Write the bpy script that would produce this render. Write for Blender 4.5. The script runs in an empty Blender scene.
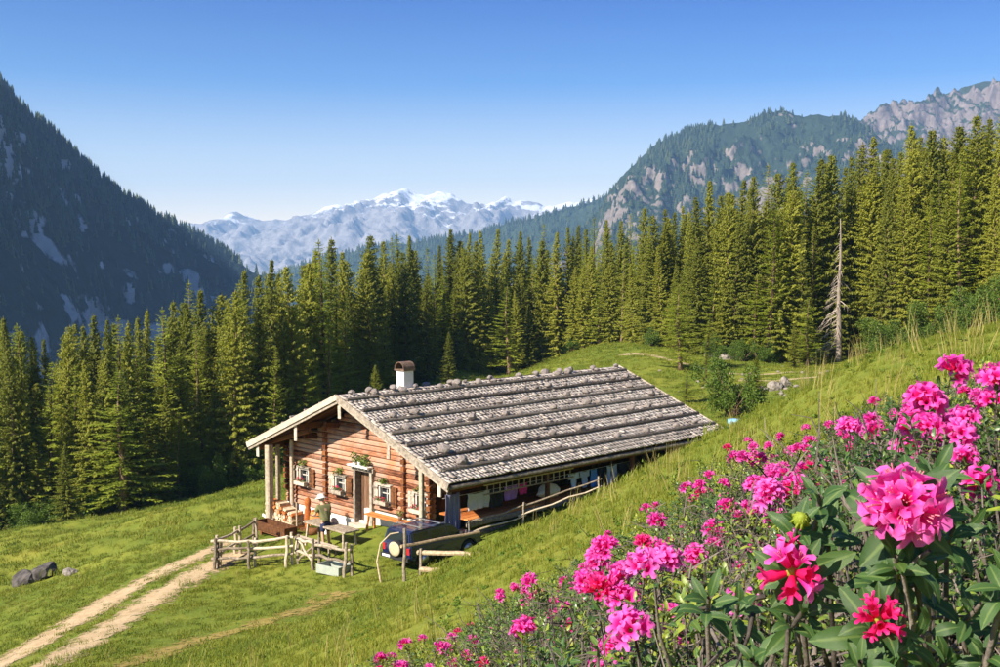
import bpy, bmesh, math, random
import numpy as np
from math import sin, cos, pi, radians, sqrt, atan2
from mathutils import Vector, Matrix, Euler

# ------------------------------------------------------------------ camera, sky, sun, exposure
SC = bpy.context.scene
COL = SC.collection
CAM_Z = 8.8
_cd = bpy.data.cameras.new('camera')
_cd.sensor_width = 36.0
_cd.lens = 39.6
_cd.clip_start = 0.05
_cd.clip_end = 60000.0
CAM = bpy.data.objects.new('camera', _cd)
COL.objects.link(CAM)
CAM.location = (0, 0, CAM_Z)
CAM.rotation_euler = (radians(90 - 3.56), 0, 0)
SC.camera = CAM
_cd.dof.use_dof = False
_cd.dof.focus_distance = 6.0
_cd.dof.aperture_fstop = 22.0

SUN_EL = 37.0
SUN_AZ = -130.0          # degrees clockwise from +Y
W = bpy.data.worlds.new('World')
SC.world = W
W.use_nodes = True
_nt = W.node_tree
_sky = _nt.nodes.new('ShaderNodeTexSky')
_sky.sky_type = 'NISHITA'
_sky.sun_disc = False
_sky.sun_elevation = radians(SUN_EL)
_sky.sun_rotation = radians(SUN_AZ)
_sky.altitude = 2200.0
_sky.air_density = 1.0
_sky.dust_density = 1.0
_sky.ozone_density = 3.5
_bg = [n for n in _nt.nodes if n.type == 'BACKGROUND'][0]
_bg.inputs['Strength'].default_value = 0.08
# clear mountain air: the blue deepens with height above the horizon, all round
_tc = _nt.nodes.new('ShaderNodeTexCoord'); _sp = _nt.nodes.new('ShaderNodeSeparateXYZ'); _rp = _nt.nodes.new('ShaderNodeValToRGB'); _mu = _nt.nodes.new('ShaderNodeMix')
_mu.data_type = 'RGBA'; _mu.blend_type = 'MULTIPLY'; _mu.inputs[0].default_value = 1.0
_nt.links.new(_tc.outputs['Generated'], _sp.inputs[0]); _nt.links.new(_sp.outputs[2], _rp.inputs[0])
for _ in range(2): _rp.color_ramp.elements.new(0.5)
for _el, (_p, _c) in zip(_rp.color_ramp.elements, ((0.0, (3.0, 1.75, 0.98)), (0.075, (1.95, 1.30, 0.88)), (0.16, (0.42, 0.62, 0.82)), (0.26, (0.04, 0.25, 0.70)))):
    _el.position = _p; _el.color = (*_c, 1)
_nt.links.new(_sky.outputs[0], _mu.inputs[6]); _nt.links.new(_rp.outputs[0], _mu.inputs[7])
_nt.links.new(_mu.outputs[2], _bg.inputs['Color'])

_sd = bpy.data.lights.new('sun', 'SUN')
_sd.energy = 5.0
_sd.angle = radians(0.53)
_sd.color = (1.0, 0.90, 0.74)
SUN = bpy.data.objects.new('sun', _sd)
COL.objects.link(SUN)
SUN.location = (-60, -20, 60)
_e, _a = radians(SUN_EL), radians(SUN_AZ)
TO_SUN = Vector((cos(_e) * sin(_a), cos(_e) * cos(_a), sin(_e)))
SUN.rotation_euler = TO_SUN.to_track_quat('Z', 'Y').to_euler()

SC.view_settings.view_transform = 'Standard'
SC.view_settings.look = 'None'
SC.view_settings.exposure = 1.25
SC.view_settings.gamma = 1.0
SC.view_settings.use_curve_mapping = False
SC.render.engine = 'CYCLES'
SC.cycles.use_denoising = True
SC.cycles.max_bounces = 7
SC.cycles.diffuse_bounces = 5
SC.cycles.glossy_bounces = 2
SC.cycles.transmission_bounces = 4
SC.cycles.transparent_max_bounces = 6
SC.cycles.volume_bounces = 1
SC.cycles.caustics_reflective = False
SC.cycles.caustics_refractive = False

RNG = np.random.default_rng(7)
random.seed(7)

# ------------------------------------------------------------------ numpy noise
def _hash(ix, iy, seed):
    h = (ix.astype(np.int64) * 374761393 + iy.astype(np.int64) * 668265263 + seed * 1442695041) & 0xffffffff
    h = ((h ^ (h >> 13)) * 1274126177) & 0xffffffff
    return ((h ^ (h >> 16)) & 0xffff) / 65535.0
def vnoise(x, y, seed=0):
    x = np.asarray(x, float); y = np.asarray(y, float)
    ix = np.floor(x); iy = np.floor(y); fx = x - ix; fy = y - iy
    fx = fx * fx * (3 - 2 * fx); fy = fy * fy * (3 - 2 * fy)
    a = _hash(ix, iy, seed); b = _hash(ix + 1, iy, seed); c = _hash(ix, iy + 1, seed); d = _hash(ix + 1, iy + 1, seed)
    return (a * (1 - fx) + b * fx) * (1 - fy) + (c * (1 - fx) + d * fx) * fy
def fbm(x, y, oct=4, seed=0, gain=0.5):
    s = 0; a = 1; t = 0
    for i in range(oct):
        s = s + a * (vnoise(x * 2 ** i, y * 2 ** i, seed + i * 17) - 0.5); t += a; a *= gain
    return s / t * 2

# ------------------------------------------------------------------ terrain
# ground points (x, y, z); z = 0 is the floor of the hut
GP = [
 # hillside round the viewpoint
 (0, 0, 7.7), (0, -4, 8.3), (-4, -3, 7.2), (5, -3, 9.2), (0.3, 1.8, 7.75), (1.0, 2.2, 8.02), (0.25, 4.6, 7.05), (-0.4, 5, 6.75),
 (1.5, 5.5, 7.65), (2.05, 5.5, 7.88), (1.3, 3.0, 7.98), (-1.5, 1.5, 7.2), (-3, 3, 6.4), (3.5, 3, 8.5), (8, 4, 9.2), (8, 12, 8.9),
 (4.2, 12, 7.86), (3.1, 8, 7.95), (5.5, 12, 8.12), (6, 8, 8.5),
 (2.1, 10, 6.95), (4.2, 20, 5.6), (0, 10, 5.95), (-1.2, 10, 5.4), (-0.2, 20, 3.6), (1.8, 20, 4.5), (2.4, 26, 3.1), (-1.9, 20, 2.7), (-0.6, 30, 0.65), (-2.5, 31.5, -0.2),
 (-3, 10, 4.6), (-6, 20, 1.4), (-10, 20, 0.6), (-13, 27, -1.3), (-5, 31, -0.4), (-8, 33, -0.9), (-10, 37, -1.0), (-15, 34, -2.0),
 (8, 20, 6.6), (8, 27, 5.6), (14, 20, 8.0), (16, 30, 7.0),
 # round the hut
 (-1, 34, 0.1), (-4, 36, -0.05), (-8.2, 40.5, -0.95), (0, 38, 0.2), (4, 41, 0.6), (2, 34.5, 0.8), (5, 36.5, 1.9), (8, 40, 2.4), (7, 32, 3.7), (10, 44, 2.2), (5, 48, 0.2), (-4, 46, -0.8), (-10, 46, -1.9), (0, 44, 0),
 # left meadow
 (-18.8, 42, -3.6), (-16, 42, -2.9), (-16.6, 58, -4.3), (-14.2, 62, -4.2), (-24, 50, -5.2), (-33, 70, -8.5), (-26, 72, -7.6), (-18, 80, -7.6), (-40, 45, -7.0), (-26, 34, -4.6), (-28, 15, -2.0),
 (-45, 100, -14), (-30, 110, -14), (-60, 70, -13), (-90, 130, -24), (-60, 180, -30),
 # behind the hut
 (0, 62, -1.2), (-5, 80, -4.2), (-5, 110, -2.0), (6, 117, -0.9), (0, 100, -1.9), (13, 102, 1.5), (15.5, 85, 1.0), (18, 72, 0.9), (19, 60, 1.3), (30, 95, 1.0), (12, 62, 0.4), (20, 50, 3.0), (26, 60, 3.6), (40, 60, 7.0), (38, 90, 4.2), (55, 80, 9.0),
 (30, 130, 2), (60, 140, 8), (0, 150, -6), (-15, 130, -7), (0, 220, -14), (60, 220, 6), (120, 160, 16), (30, 30, 9.5),
 # far country
 (-200, 300, -70), (-80, 320, -60), (60, 400, -30), (250, 350, 10), (-250, 700, -150), (0, 800, -120), (400, 800, -40), (-300, 1500, -210), (300, 1500, -120),
 (-400, 0, -60), (-200, -200, -20), (300, 0, 60), (300, -300, 70), (0, -300, 40), (-1500, 0, -150), (0, -1500, 120), (1500, 0, 150), (1500, 1500, -50),
 (-1500, 1500, -250), (0, 4000, -300), (2500, 4000, -200), (-3000, 4000, -300), (0, 14000, -350), (9000, 14000, -300), (-9000, 14000, -350), (-14000, 0, -300), (14000, 0, -200), (0, -9000, 0), (14000, -9000, 0), (-14000, -9000, -200),
]
_gp = np.array(GP, float)
def _warp(x, y):
    return np.arcsinh(np.asarray(x, float) / 9.0), np.arcsinh((np.asarray(y, float) - 6.0) / 16.0)
_gu, _gv = _warp(_gp[:, 0], _gp[:, 1])
def _phi(r2):
    return np.where(r2 > 1e-12, 0.5 * r2 * np.log(r2 + 1e-12), 0)
_N = len(GP)
_A = np.zeros((_N + 3, _N + 3))
_A[:_N, :_N] = _phi((_gu[:, None] - _gu) ** 2 + (_gv[:, None] - _gv) ** 2) + np.eye(_N) * 0.0025
_A[:_N, _N] = 1; _A[:_N, _N + 1] = _gu; _A[:_N, _N + 2] = _gv
_A[_N:, :_N] = _A[:_N, _N:].T
# heights squeezed so that far relief does not ring into the near ground
_sq = lambda z: 12 * np.arcsinh(z / 12)
_b = np.zeros(_N + 3); _b[:_N] = _sq(_gp[:, 2])
_wt = np.linalg.solve(_A, _b)
def raw_height(x, y):
    x = np.asarray(x, float).ravel(); y = np.asarray(y, float).ravel()
    out = np.empty(len(x))
    for i in range(0, len(x), 20000):
        u, v = _warp(x[i:i + 20000], y[i:i + 20000])
        K = _phi((u[:, None] - _gu) ** 2 + (v[:, None] - _gv) ** 2)
        s = K @ _wt[:_N] + _wt[_N] + _wt[_N + 1] * u + _wt[_N + 2] * v
        out[i:i + 20000] = 12 * np.sinh(s / 12)
    xx, yy = x, y
    d = np.hypot(xx, yy)
    k = np.clip((d - 4) / 20, 0, 1)
    hut = np.exp(-(((xx - 0) / 12) ** 2 + ((yy - 40) / 10) ** 2))
    n = 0.30 * fbm(xx / 7, yy / 7, 3, 3) * k * (1 - hut) + 0.07 * fbm(xx / 1.1, yy / 1.1, 3, 5) * np.clip(d / 6, 0.25, 1)
    n += np.clip((d - 45) / 60, 0, 1) * (0.5 * fbm(xx / 14, yy / 14, 3, 9) + 0.18 * fbm(xx / 3.5, yy / 3.5, 2, 12))
    # low shelf of the left meadow
    n += np.clip((-xx - 10) / 6, 0, 1) * np.clip((yy - 36) / 8, 0, 1) * np.clip((85 - yy) / 10, 0, 1) * 0.85 * fbm(xx / 9 + 4, yy / 5, 3, 21)
    return out + n
def _axis(lo, hi, fine_lo, fine_hi, step, grow=1.13):
    a = list(np.arange(fine_lo, fine_hi + 1e-6, step))
    s = step; v = fine_hi
    while v < hi:
        s *= grow; v += s; a.append(min(v, hi))
    s = step; v = fine_lo; l = []
    while v > lo:
        s *= grow; v -= s; l.append(max(v, lo))
    return np.array(l[::-1] + a)
GX = _axis(-7400, 7400, -24, 16, 0.30, 1.09)
GY = _axis(-4000, 7400, -1.5, 56, 0.30, 1.09)
_mx, _my = np.meshgrid(GX, GY, indexing='ij')
GZ = raw_height(_mx, _my).reshape(_mx.shape)
def ground(x, y):
    "height of the ground sheet"
    x = np.asarray(x, float); y = np.asarray(y, float)
    i = np.clip(np.searchsorted(GX, x) - 1, 0, len(GX) - 2); j = np.clip(np.searchsorted(GY, y) - 1, 0, len(GY) - 2)
    fx = (x - GX[i]) / (GX[i + 1] - GX[i]); fy = (y - GY[j]) / (GY[j + 1] - GY[j])
    return (GZ[i, j] * (1 - fx) + GZ[i + 1, j] * fx) * (1 - fy) + (GZ[i, j + 1] * (1 - fx) + GZ[i + 1, j + 1] * fx) * fy
def gz(x, y):
    return float(ground(x, y))
# === END TERRAIN
# ------------------------------------------------------------------ helpers
def tag(o, label=None, cat=None, group=None, kind=None):
    if label: o['label'] = label
    if cat: o['category'] = cat
    if group: o['group'] = group
    if kind: o['kind'] = kind
    return o
def link(o, parent=None):
    COL.objects.link(o)
    if parent is not None: o.parent = parent
    return o
def empty(name, loc=(0, 0, 0), rz=0.0, label=None, cat=None, group=None):
    o = bpy.data.objects.new(name, None)
    o.empty_display_size = 0.2
    link(o); o.location = loc; o.rotation_euler = (0, 0, rz)
    return tag(o, label, cat, group)
def np_mesh(name, verts, faces, mat=None, smooth=False, attrs=None):
    "verts (n,3); faces: (m,3) or (m,4) array or a list of such arrays"
    me = bpy.data.meshes.new(name)
    fl = faces if isinstance(faces, list) else [faces]
    fl = [np.asarray(f, np.int32) for f in fl if len(f)]
    verts = np.asarray(verts, np.float32)
    me.vertices.add(len(verts)); me.vertices.foreach_set('co', verts.ravel())
    loops = np.concatenate([f.ravel() for f in fl]); tot = np.concatenate([np.full(len(f), f.shape[1], np.int32) for f in fl])
    me.loops.add(len(loops)); me.loops.foreach_set('vertex_index', loops)
    me.polygons.add(len(tot))
    st = np.concatenate([[0], np.cumsum(tot)[:-1]]).astype(np.int32)
    me.polygons.foreach_set('loop_start', st); me.polygons.foreach_set('loop_total', tot)
    if smooth: me.polygons.foreach_set('use_smooth', np.ones(len(tot), bool))
    for k, v in (attrs or {}).items():
        at = me.attributes.new(k, 'FLOAT', 'POINT'); at.data.foreach_set('value', np.asarray(v, np.float32))
    me.update(calc_edges=True)
    if mat: me.materials.append(mat)
    return me
def mesh_obj(name, me, parent=None, loc=None, rot=None, scale=None):
    o = bpy.data.objects.new(name, me)
    link(o, parent)
    if loc is not None: o.location = loc
    if rot is not None: o.rotation_euler = rot
    if scale is not None: o.scale = scale if hasattr(scale, '__len__') else (scale,) * 3
    return o
class MB:
    "collects shapes into one mesh"
    def __init__(s): s.v = []; s.f = []; s.a = []
    def add(s, verts, faces, val=None):
        n = len(s.v); s.v.extend([tuple(p) for p in verts]); s.f.extend([tuple(n + i for i in f) for f in faces])
        s.a.extend([random.random() if val is None else val] * len(verts))
        return s
    def box(s, c, size, rot=None, jit=0.0, taper=1.0):
        hx, hy, hz = size[0] / 2, size[1] / 2, size[2] / 2
        V = []
        for z in (-1, 1):
            k = taper if z > 0 else 1.0
            for x, y in ((-1, -1), (1, -1), (1, 1), (-1, 1)):
                V.append(Vector((x * hx * k + random.uniform(-jit, jit), y * hy * k + random.uniform(-jit, jit), z * hz + random.uniform(-jit, jit))))
        if rot is not None:
            M = rot if isinstance(rot, Matrix) else Euler(rot).to_matrix()
            V = [M @ p for p in V]
        c = Vector(c)
        return s.add([p + c for p in V], [(0, 3, 2, 1), (4, 5, 6, 7), (0, 1, 5, 4), (1, 2, 6, 5), (2, 3, 7, 6), (3, 0, 4, 7)])
    def beam(s, a, b, w, h=None, roll=0.0, bev=0.0, jit=0.0):
        "hewn beam between two points, w wide, h high; bev chamfers the long edges"
        a = Vector(a); b = Vector(b); h = h or w
        d = (b - a); L = d.length; d.normalize()
        up = Vector((0, 0, 1)) if abs(d.z) < 0.95 else Vector((0, 1, 0))
        x = d.cross(up).normalized(); y = x.cross(d).normalized()
        if roll: x, y = x * cos(roll) + y * sin(roll), y * cos(roll) - x * sin(roll)
        if bev > 0:
            c = bev
            P = [(-w/2+c, -h/2), (w/2-c, -h/2), (w/2, -h/2+c), (w/2, h/2-c), (w/2-c, h/2), (-w/2+c, h/2), (-w/2, h/2-c), (-w/2, -h/2+c)]
        else:
            P = [(-w/2, -h/2), (w/2, -h/2), (w/2, h/2), (-w/2, h/2)]
        n = len(P); V = []
        for q in (a, b):
            for (px, py) in P: V.append(q + x * (px + random.uniform(-jit, jit)) + y * (py + random.uniform(-jit, jit)))
        F = [tuple(range(n))[::-1], tuple(range(n, 2 * n))] + [(i, (i + 1) % n, n + (i + 1) % n, n + i) for i in range(n)]
        return s.add(V, [F[0], F[1]] + F[2:])
    def tube(s, pts, rads, n=6, cap=True, val=None):
        pts = [Vector(p) for p in pts]
        if not hasattr(rads, '__len__'): rads = [rads] * len(pts)
        V = []; prevx = None
        for i, p in enumerate(pts):
            d = (pts[min(i + 1, len(pts) - 1)] - pts[max(i - 1, 0)])
            if d.length < 1e-9: d = Vector((0, 0, 1))
            d.normalize()
            if prevx is None:
                u = Vector((0, 0, 1)) if abs(d.z) < 0.9 else Vector((1, 0, 0))
                x = d.cross(u).normalized()
            else:
                x = (prevx - d * prevx.dot(d)).normalized()
            prevx = x; y = d.cross(x)
            for k in range(n):
                a = 2 * pi * k / n
                V.append(p + (x * cos(a) + y * sin(a)) * rads[i])
        F = []
        for i in range(len(pts) - 1):
            for k in range(n):
                F.append((i * n + k, i * n + (k + 1) % n, (i + 1) * n + (k + 1) % n, (i + 1) * n + k))
        if cap:
            F.append(tuple(range(n))[::-1]); F.append(tuple((len(pts) - 1) * n + k for k in range(n)))
        return s.add(V, F, val)
    def lathe(s, prof, n=12, c=(0, 0, 0), M=None):
        V = []; c = Vector(c)
        for r, z in prof:
            for k in range(n):
                a = 2 * pi * k / n
                p = Vector((r * cos(a), r * sin(a), z))
                V.append((M @ p if M is not None else p) + c)
        F = []
        for i in range(len(prof) - 1):
            for k in range(n):
                F.append((i * n + k, i * n + (k + 1) % n, (i + 1) * n + (k + 1) % n, (i + 1) * n + k))
        F.append(tuple(range(n))[::-1]); F.append(tuple((len(prof) - 1) * n + k for k in range(n)))
        return s.add(V, F)
    def rock(s, c, size, seed=0, sub=2, rot=None):
        bm = bmesh.new(); bmesh.ops.create_icosphere(bm, subdivisions=sub, radius=1.0)
        rr = random.Random(seed)
        planes = [(Vector((rr.gauss(0, 1), rr.gauss(0, 1), rr.gauss(0, 1))).normalized(), rr.uniform(0.55, 0.95)) for _ in range(9)]
        V = []
        M = Euler((rr.uniform(-.3, .3), rr.uniform(-.3, .3), rr.uniform(0, 6.28))).to_matrix() if rot is None else Euler(rot).to_matrix()
        for v in bm.verts:
            p = v.co.copy()
            for n_, d_ in planes:
                k = p.dot(n_)
                if k > d_: p -= n_ * (k - d_) * 0.9
            q_ = .10 if sub > 2 else .04
            p += Vector((rr.uniform(-q_, q_), rr.uniform(-q_, q_), rr.uniform(-q_, q_))) * (.6 if sub > 2 else 1)
            V.append(Vector(c) + M @ Vector((p.x * size[0], p.y * size[1], p.z * size[2])))
        F = [tuple(v.index for v in f.verts) for f in bm.faces]
        bm.free()
        return s.add(V, F)
    def mesh(s, name, mat=None, smooth=False):
        me = bpy.data.meshes.new(name)
        me.from_pydata([tuple(p) for p in s.v], [], s.f)
        at = me.attributes.new('rnd', 'FLOAT', 'POINT'); at.data.foreach_set('value', np.array(s.a, np.float32))
        if smooth: me.polygons.foreach_set('use_smooth', np.ones(len(me.polygons), bool))
        me.update()
        if mat: me.materials.append(mat)
        return me
    def obj(s, name, mat=None, parent=None, smooth=False, loc=None, rot=None):
        return mesh_obj(name, s.mesh(name, mat, smooth), parent, loc, rot)

# ------------------------------------------------------------------ materials
MATS = {}
def S(h):     # sRGB 0-255 -> linear
    return tuple(((c / 255) / 12.92 if c / 255 <= 0.04045 else ((c / 255 + 0.055) / 1.055) ** 2.4) for c in h)
class NT:
    def __init__(s, name):
        s.m = bpy.data.materials.new(name); s.m.use_nodes = True; s.t = s.m.node_tree; s.t.nodes.clear()
        s.out = s.t.nodes.new('ShaderNodeOutputMaterial')
    def n(s, typ, **kw):
        nd = s.t.nodes.new('ShaderNode' + typ)
        for k, v in kw.items():
            if k in nd.inputs.keys(): nd.inputs[k].default_value = v
            else: setattr(nd, k, v)
        return nd
    def l(s, a, b): s.t.links.new(a, b)
    def coord(s, kind='Object', scale=None):
        c = s.n('TexCoord')
        if scale is None: return c.outputs[kind]
        mp = s.n('Mapping'); mp.inputs['Scale'].default_value = scale
        s.l(c.outputs[kind], mp.inputs['Vector']); return mp.outputs[0]
    def noise(s, scale, vec=None, detail=4, rough=0.55, dist=0.0):
        x = s.n('TexNoise'); x.inputs['Scale'].default_value = scale; x.inputs['Detail'].default_value = detail
        x.inputs['Roughness'].default_value = rough; x.inputs['Distortion'].default_value = dist
        if vec is not None: s.l(vec, x.inputs['Vector'])
        return x.outputs['Fac']
    def ramp(s, fac, stops, interp='LINEAR'):
        r = s.n('ValToRGB'); r.color_ramp.interpolation = interp
        el = r.color_ramp.elements
        while len(el) < len(stops): el.new(0.5)
        for e, (p, c) in zip(el, stops):
            e.position = p; e.color = (c, c, c, 1) if not hasattr(c, '__len__') else (*c[:3], 1)
        s.l(fac, r.inputs[0]); return r.outputs[0]
    def mix(s, fac, a, b, blend='MIX'):
        m = s.n('Mix', data_type='RGBA', blend_type=blend)
        for i, v in ((0, fac), (6, a), (7, b)):
            if hasattr(v, 'is_linked') or hasattr(v, 'links'): s.l(v, m.inputs[i])
            elif i == 0: m.inputs[0].default_value = v
            else: m.inputs[i].default_value = (*v[:3], 1)
        return m.outputs[2]
    def math(s, op, a, b=0.0):
        m = s.n('Math', operation=op)
        for i, v in ((0, a), (1, b)):
            if hasattr(v, 'links'): s.l(v, m.inputs[i])
            else: m.inputs[i].default_value = v
        return m.outputs[0]
    def attr(s, name):
        a = s.n('Attribute'); a.attribute_name = name; return a.outputs['Fac']
    def objrand(s):
        return s.n('ObjectInfo').outputs['Random']
    def bump(s, h, strength=0.3, dist=0.02):
        b = s.n('Bump'); b.inputs['Strength'].default_value = strength; b.inputs['Distance'].default_value = dist
        s.l(h, b.inputs['Height']); return b.outputs[0]
    def bsdf(s, col, rough=0.8, normal=None, spec=0.3, metal=0.0):
        p = s.n('BsdfPrincipled'); 
        if hasattr(col, 'links'): s.l(col, p.inputs['Base Color'])
        else: p.inputs['Base Color'].default_value = (*col[:3], 1)
        if hasattr(rough, 'links'): s.l(rough, p.inputs['Roughness'])
        else: p.inputs['Roughness'].default_value = rough
        p.inputs['Specular IOR Level'].default_value = spec; p.inputs['Metallic'].default_value = metal
        if normal is not None: s.l(normal, p.inputs['Normal'])
        return p
    def done(s, shader):
        s.l(shader.outputs[0] if hasattr(shader, 'outputs') else shader, s.out.inputs['Surface'])
        MATS[s.m.name] = s.m; return s.m
def wood(name, c1, c2, grain=(1, 1, 14), scale=3.0, rough=0.85, bump=0.4, rnd='rnd', objr=False, grey=0.0):
    t = NT(name)
    v = t.coord('Object', grain)
    n1 = t.noise(scale, v, 5, 0.6, 0.4); n2 = t.noise(scale * 5, v, 4, 0.6)
    f = t.math('ADD', t.math('MULTIPLY', n1, 0.7), t.math('MULTIPLY', n2, 0.3))
    r = t.objrand() if objr else t.attr(rnd)
    f = t.math('ADD', f, t.math('MULTIPLY', t.math('SUBTRACT', r, 0.5), 0.35))
    col = t.ramp(f, [(0.3, c1), (0.68, c2)])
    if grey: col = t.mix(t.ramp(t.math('ADD', t.noise(1.1, t.coord(), 5, 0.7), t.math('MULTIPLY', t.math('SUBTRACT', r, 0.5), 0.25)), [(0.42, 0.0), (0.66, grey)]), col, S((168, 150, 136)))
    return t.done(t.bsdf(col, rough, t.bump(n2, bump, 0.01), 0.2))
def plain(name, c, rough=0.7, var=0.15, scale=6.0, spec=0.3, metal=0.0, bump=0.15):
    t = NT(name); n = t.noise(scale, t.coord(), 5)
    lo = tuple(x * (1 - var) for x in c); hi = tuple(min(1, x * (1 + var)) for x in c)
    return t.done(t.bsdf(t.ramp(n, [(0.3, lo), (0.7, hi)]), rough, t.bump(n, bump, 0.01) if bump else None, spec, metal))
def leafy(name, stops, rnd='rnd', objr=0.5, trans=0.35, rough=0.6, spec=0.25, huescale=None):
    "leaf material: per-leaf and per-plant variation, some light passes through"
    t = NT(name)
    f = t.attr(rnd)
    f = t.math('ADD', t.math('MULTIPLY', f, 1 - objr), t.math('MULTIPLY', t.objrand(), objr))
    col = t.ramp(f, stops)
    p = t.bsdf(col, rough, None, spec)
    tr = t.n('BsdfTranslucent'); hs = t.n('HueSaturation'); hs.inputs['Saturation'].default_value = 1.1; hs.inputs['Value'].default_value = 1.3
    t.l(col, hs.inputs['Color']); t.l(hs.outputs[0], tr.inputs['Color'])
    mx = t.n('MixShader'); mx.inputs[0].default_value = trans
    t.l(p.outputs[0], mx.inputs[1]); t.l(tr.outputs[0], mx.inputs[2])
    return t.done(mx.outputs[0])

# ------------------------------------------------------------------ ground
def mat_ground():
    t = NT('meadow_soil')
    v = t.coord()
    n1 = t.noise(0.16, v, 5, 0.6); n2 = t.noise(1.3, v, 6, 0.65); n3 = t.noise(9.0, v, 4, 0.7)
    f = t.math('ADD', t.math('MULTIPLY', n1, 0.55), t.math('ADD', t.math('MULTIPLY', n2, 0.3), t.math('MULTIPLY', n3, 0.15)))
    col = t.ramp(f, [(0.30, (0.065, 0.105, 0.016)), (0.46, (0.130, 0.168, 0.022)), (0.57, (0.195, 0.208, 0.030)), (0.70, (0.26, 0.23, 0.04))])
    bare = t.ramp(t.math('ADD', t.math('MULTIPLY', t.attr('bare'), 1.0), t.math('MULTIPLY', t.math('SUBTRACT', n2, 0.5), 0.9)), [(0.42, 0.0), (0.62, 1.0)])
    soil = t.ramp(n3, [(0.3, (0.10, 0.075, 0.045)), (0.7, (0.26, 0.21, 0.14))])
    wood_ = t.ramp(t.attr('wood'), [(0.3, 0.0), (0.8, 1.0)])
    c2 = t.mix(bare, col, soil)
    floor_ = t.ramp(n2, [(0.3, (0.030, 0.034, 0.012)), (0.7, (0.075, 0.075, 0.025))])
    c3 = t.mix(wood_, c2, floor_)
    return t.done(t.bsdf(c3, 0.95, t.bump(t.math('ADD', n2, n3), 0.6, 0.06), 0.1))
nx, ny = GZ.shape
# open ground: bare patches on the hillside meadow behind the hut and by the hut door; forest floor under the trees
FOREST_EDGE = [(-60, 62), (-40, 68), (-30, 71), (-22, 76), (-14, 84), (-10, 106), (-4, 116), (6, 121), (13, 110), (17, 96), (24, 90), (29, 93), (34, 88), (42, 74), (60, 60), (100, 50)]
_fx = np.array([p[0] for p in FOREST_EDGE], float); _fy = np.array([p[1] for p in FOREST_EDGE], float)
def forest_y(x): return np.interp(x, _fx, _fy)
wood_a = np.clip((_my - forest_y(_mx) + 2 + 5 * fbm(_mx / 8, _my / 8, 3, 31)) / 6, 0, 1)
bare_a = np.exp(-(((_mx - 21) / 9) ** 2 + ((_my - 73) / 10) ** 2)) * 0.42 + np.exp(-(((_mx + 5.2) / 3.2) ** 2 + ((_my - 34.6) / 1.6) ** 2)) * 0.35
bare_a += np.exp(-(((_mx - 17) / 5) ** 2 + ((_my - 90) / 5) ** 2)) * 0.35
idx = np.arange(nx * ny).reshape(nx, ny)
_q = np.stack([idx[:-1, :-1], idx[1:, :-1], idx[1:, 1:], idx[:-1, 1:]], -1).reshape(-1, 4)
GROUND = mesh_obj('ground', np_mesh('ground', np.stack([_mx, _my, GZ], -1).reshape(-1, 3), _q, mat_ground(), True, {'bare': bare_a.ravel(), 'wood': wood_a.ravel()}))
tag(GROUND, 'rolling green alpine meadow and forest floor round the hut', 'meadow', kind='structure')

# dirt tracks: strips with frayed edges that follow the ground
def mat_dirt(name, lo, hi, edge, off=0.0):
    t = NT(name); v = t.coord()
    n = t.noise(1.6, v, 6, 0.65); n2 = t.noise(14, v, 4, 0.7)
    col = t.ramp(t.math('ADD', t.math('MULTIPLY', n, 0.6), t.math('MULTIPLY', n2, 0.4)), [(0.3, lo), (0.7, hi)])
    p = t.bsdf(col, 0.95, t.bump(n2, 0.5, 0.03), 0.1)
    e = t.math('ADD', t.attr('edge'), t.math('MULTIPLY', t.math('SUBTRACT', t.math('ADD', t.math('MULTIPLY', n, 0.6), t.math('MULTIPLY', t.noise(7, v, 6, 0.75), 0.6)), 0.55), edge))
    a = t.ramp(t.math('ADD', e, off), [(0.36, 1.0), (0.58, 0.0)])
    tr = t.n('BsdfTransparent'); mx = t.n('MixShader'); t.l(a, mx.inputs[0]); t.l(tr.outputs[0], mx.inputs[1]); t.l(p.outputs[0], mx.inputs[2])
    return t.done(mx.outputs[0])
RUTS = []
def track(name, lines, mat, label):
    V = []; F = []; E = []
    for pts, hw in lines:
        P = np.array(pts, float)
        seg = np.concatenate([[0], np.cumsum(np.hypot(*np.diff(P, axis=0).T))])
        s = np.arange(0, seg[-1], 0.3)
        # smooth polyline
        for _ in range(3):
            Q = np.empty((2 * len(P) - 2, 2)); Q[0::2] = P[:-1] * .75 + P[1:] * .25; Q[1::2] = P[:-1] * .25 + P[1:] * .75
            P = np.vstack([P[:1], Q, P[-1:]])
        seg = np.concatenate([[0], np.cumsum(np.hypot(*np.diff(P, axis=0).T))])
        x = np.interp(s, seg, P[:, 0]); y = np.interp(s, seg, P[:, 1])
        tx = np.gradient(x); ty = np.gradient(y); L = np.hypot(tx, ty); tx /= L; ty /= L
        RUTS.append((np.stack([x, y], 1), hw))
        K = 9; n0 = len(V)
        for k in range(K):
            o = (k / (K - 1) * 2 - 1)
            w = hw * 1.5 * (1 + 0.25 * fbm(s / 2.0, s * 0 + k * 0.3, 2, 40 + int(hw * 100)))
            xx = x - ty * o * w; yy = y + tx * o * w
            zz = ground(xx, yy) + 0.022 - 0.006 * abs(o)
            for i in range(len(s)): V.append((xx[i], yy[i], zz[i])); E.append(abs(o) * 0.75 + (0.25 if i in (0, len(s) - 1) else 0))
        for k in range(K - 1):
            for i in range(len(s) - 1):
                a = n0 + k * len(s) + i; F.append((a, a + len(s), a + len(s) + 1, a + 1))
    o = mesh_obj(name, np_mesh(name, V, np.array(F), mat, True, {'edge': E}))
    return tag(o, label, 'track', kind='structure')
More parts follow.
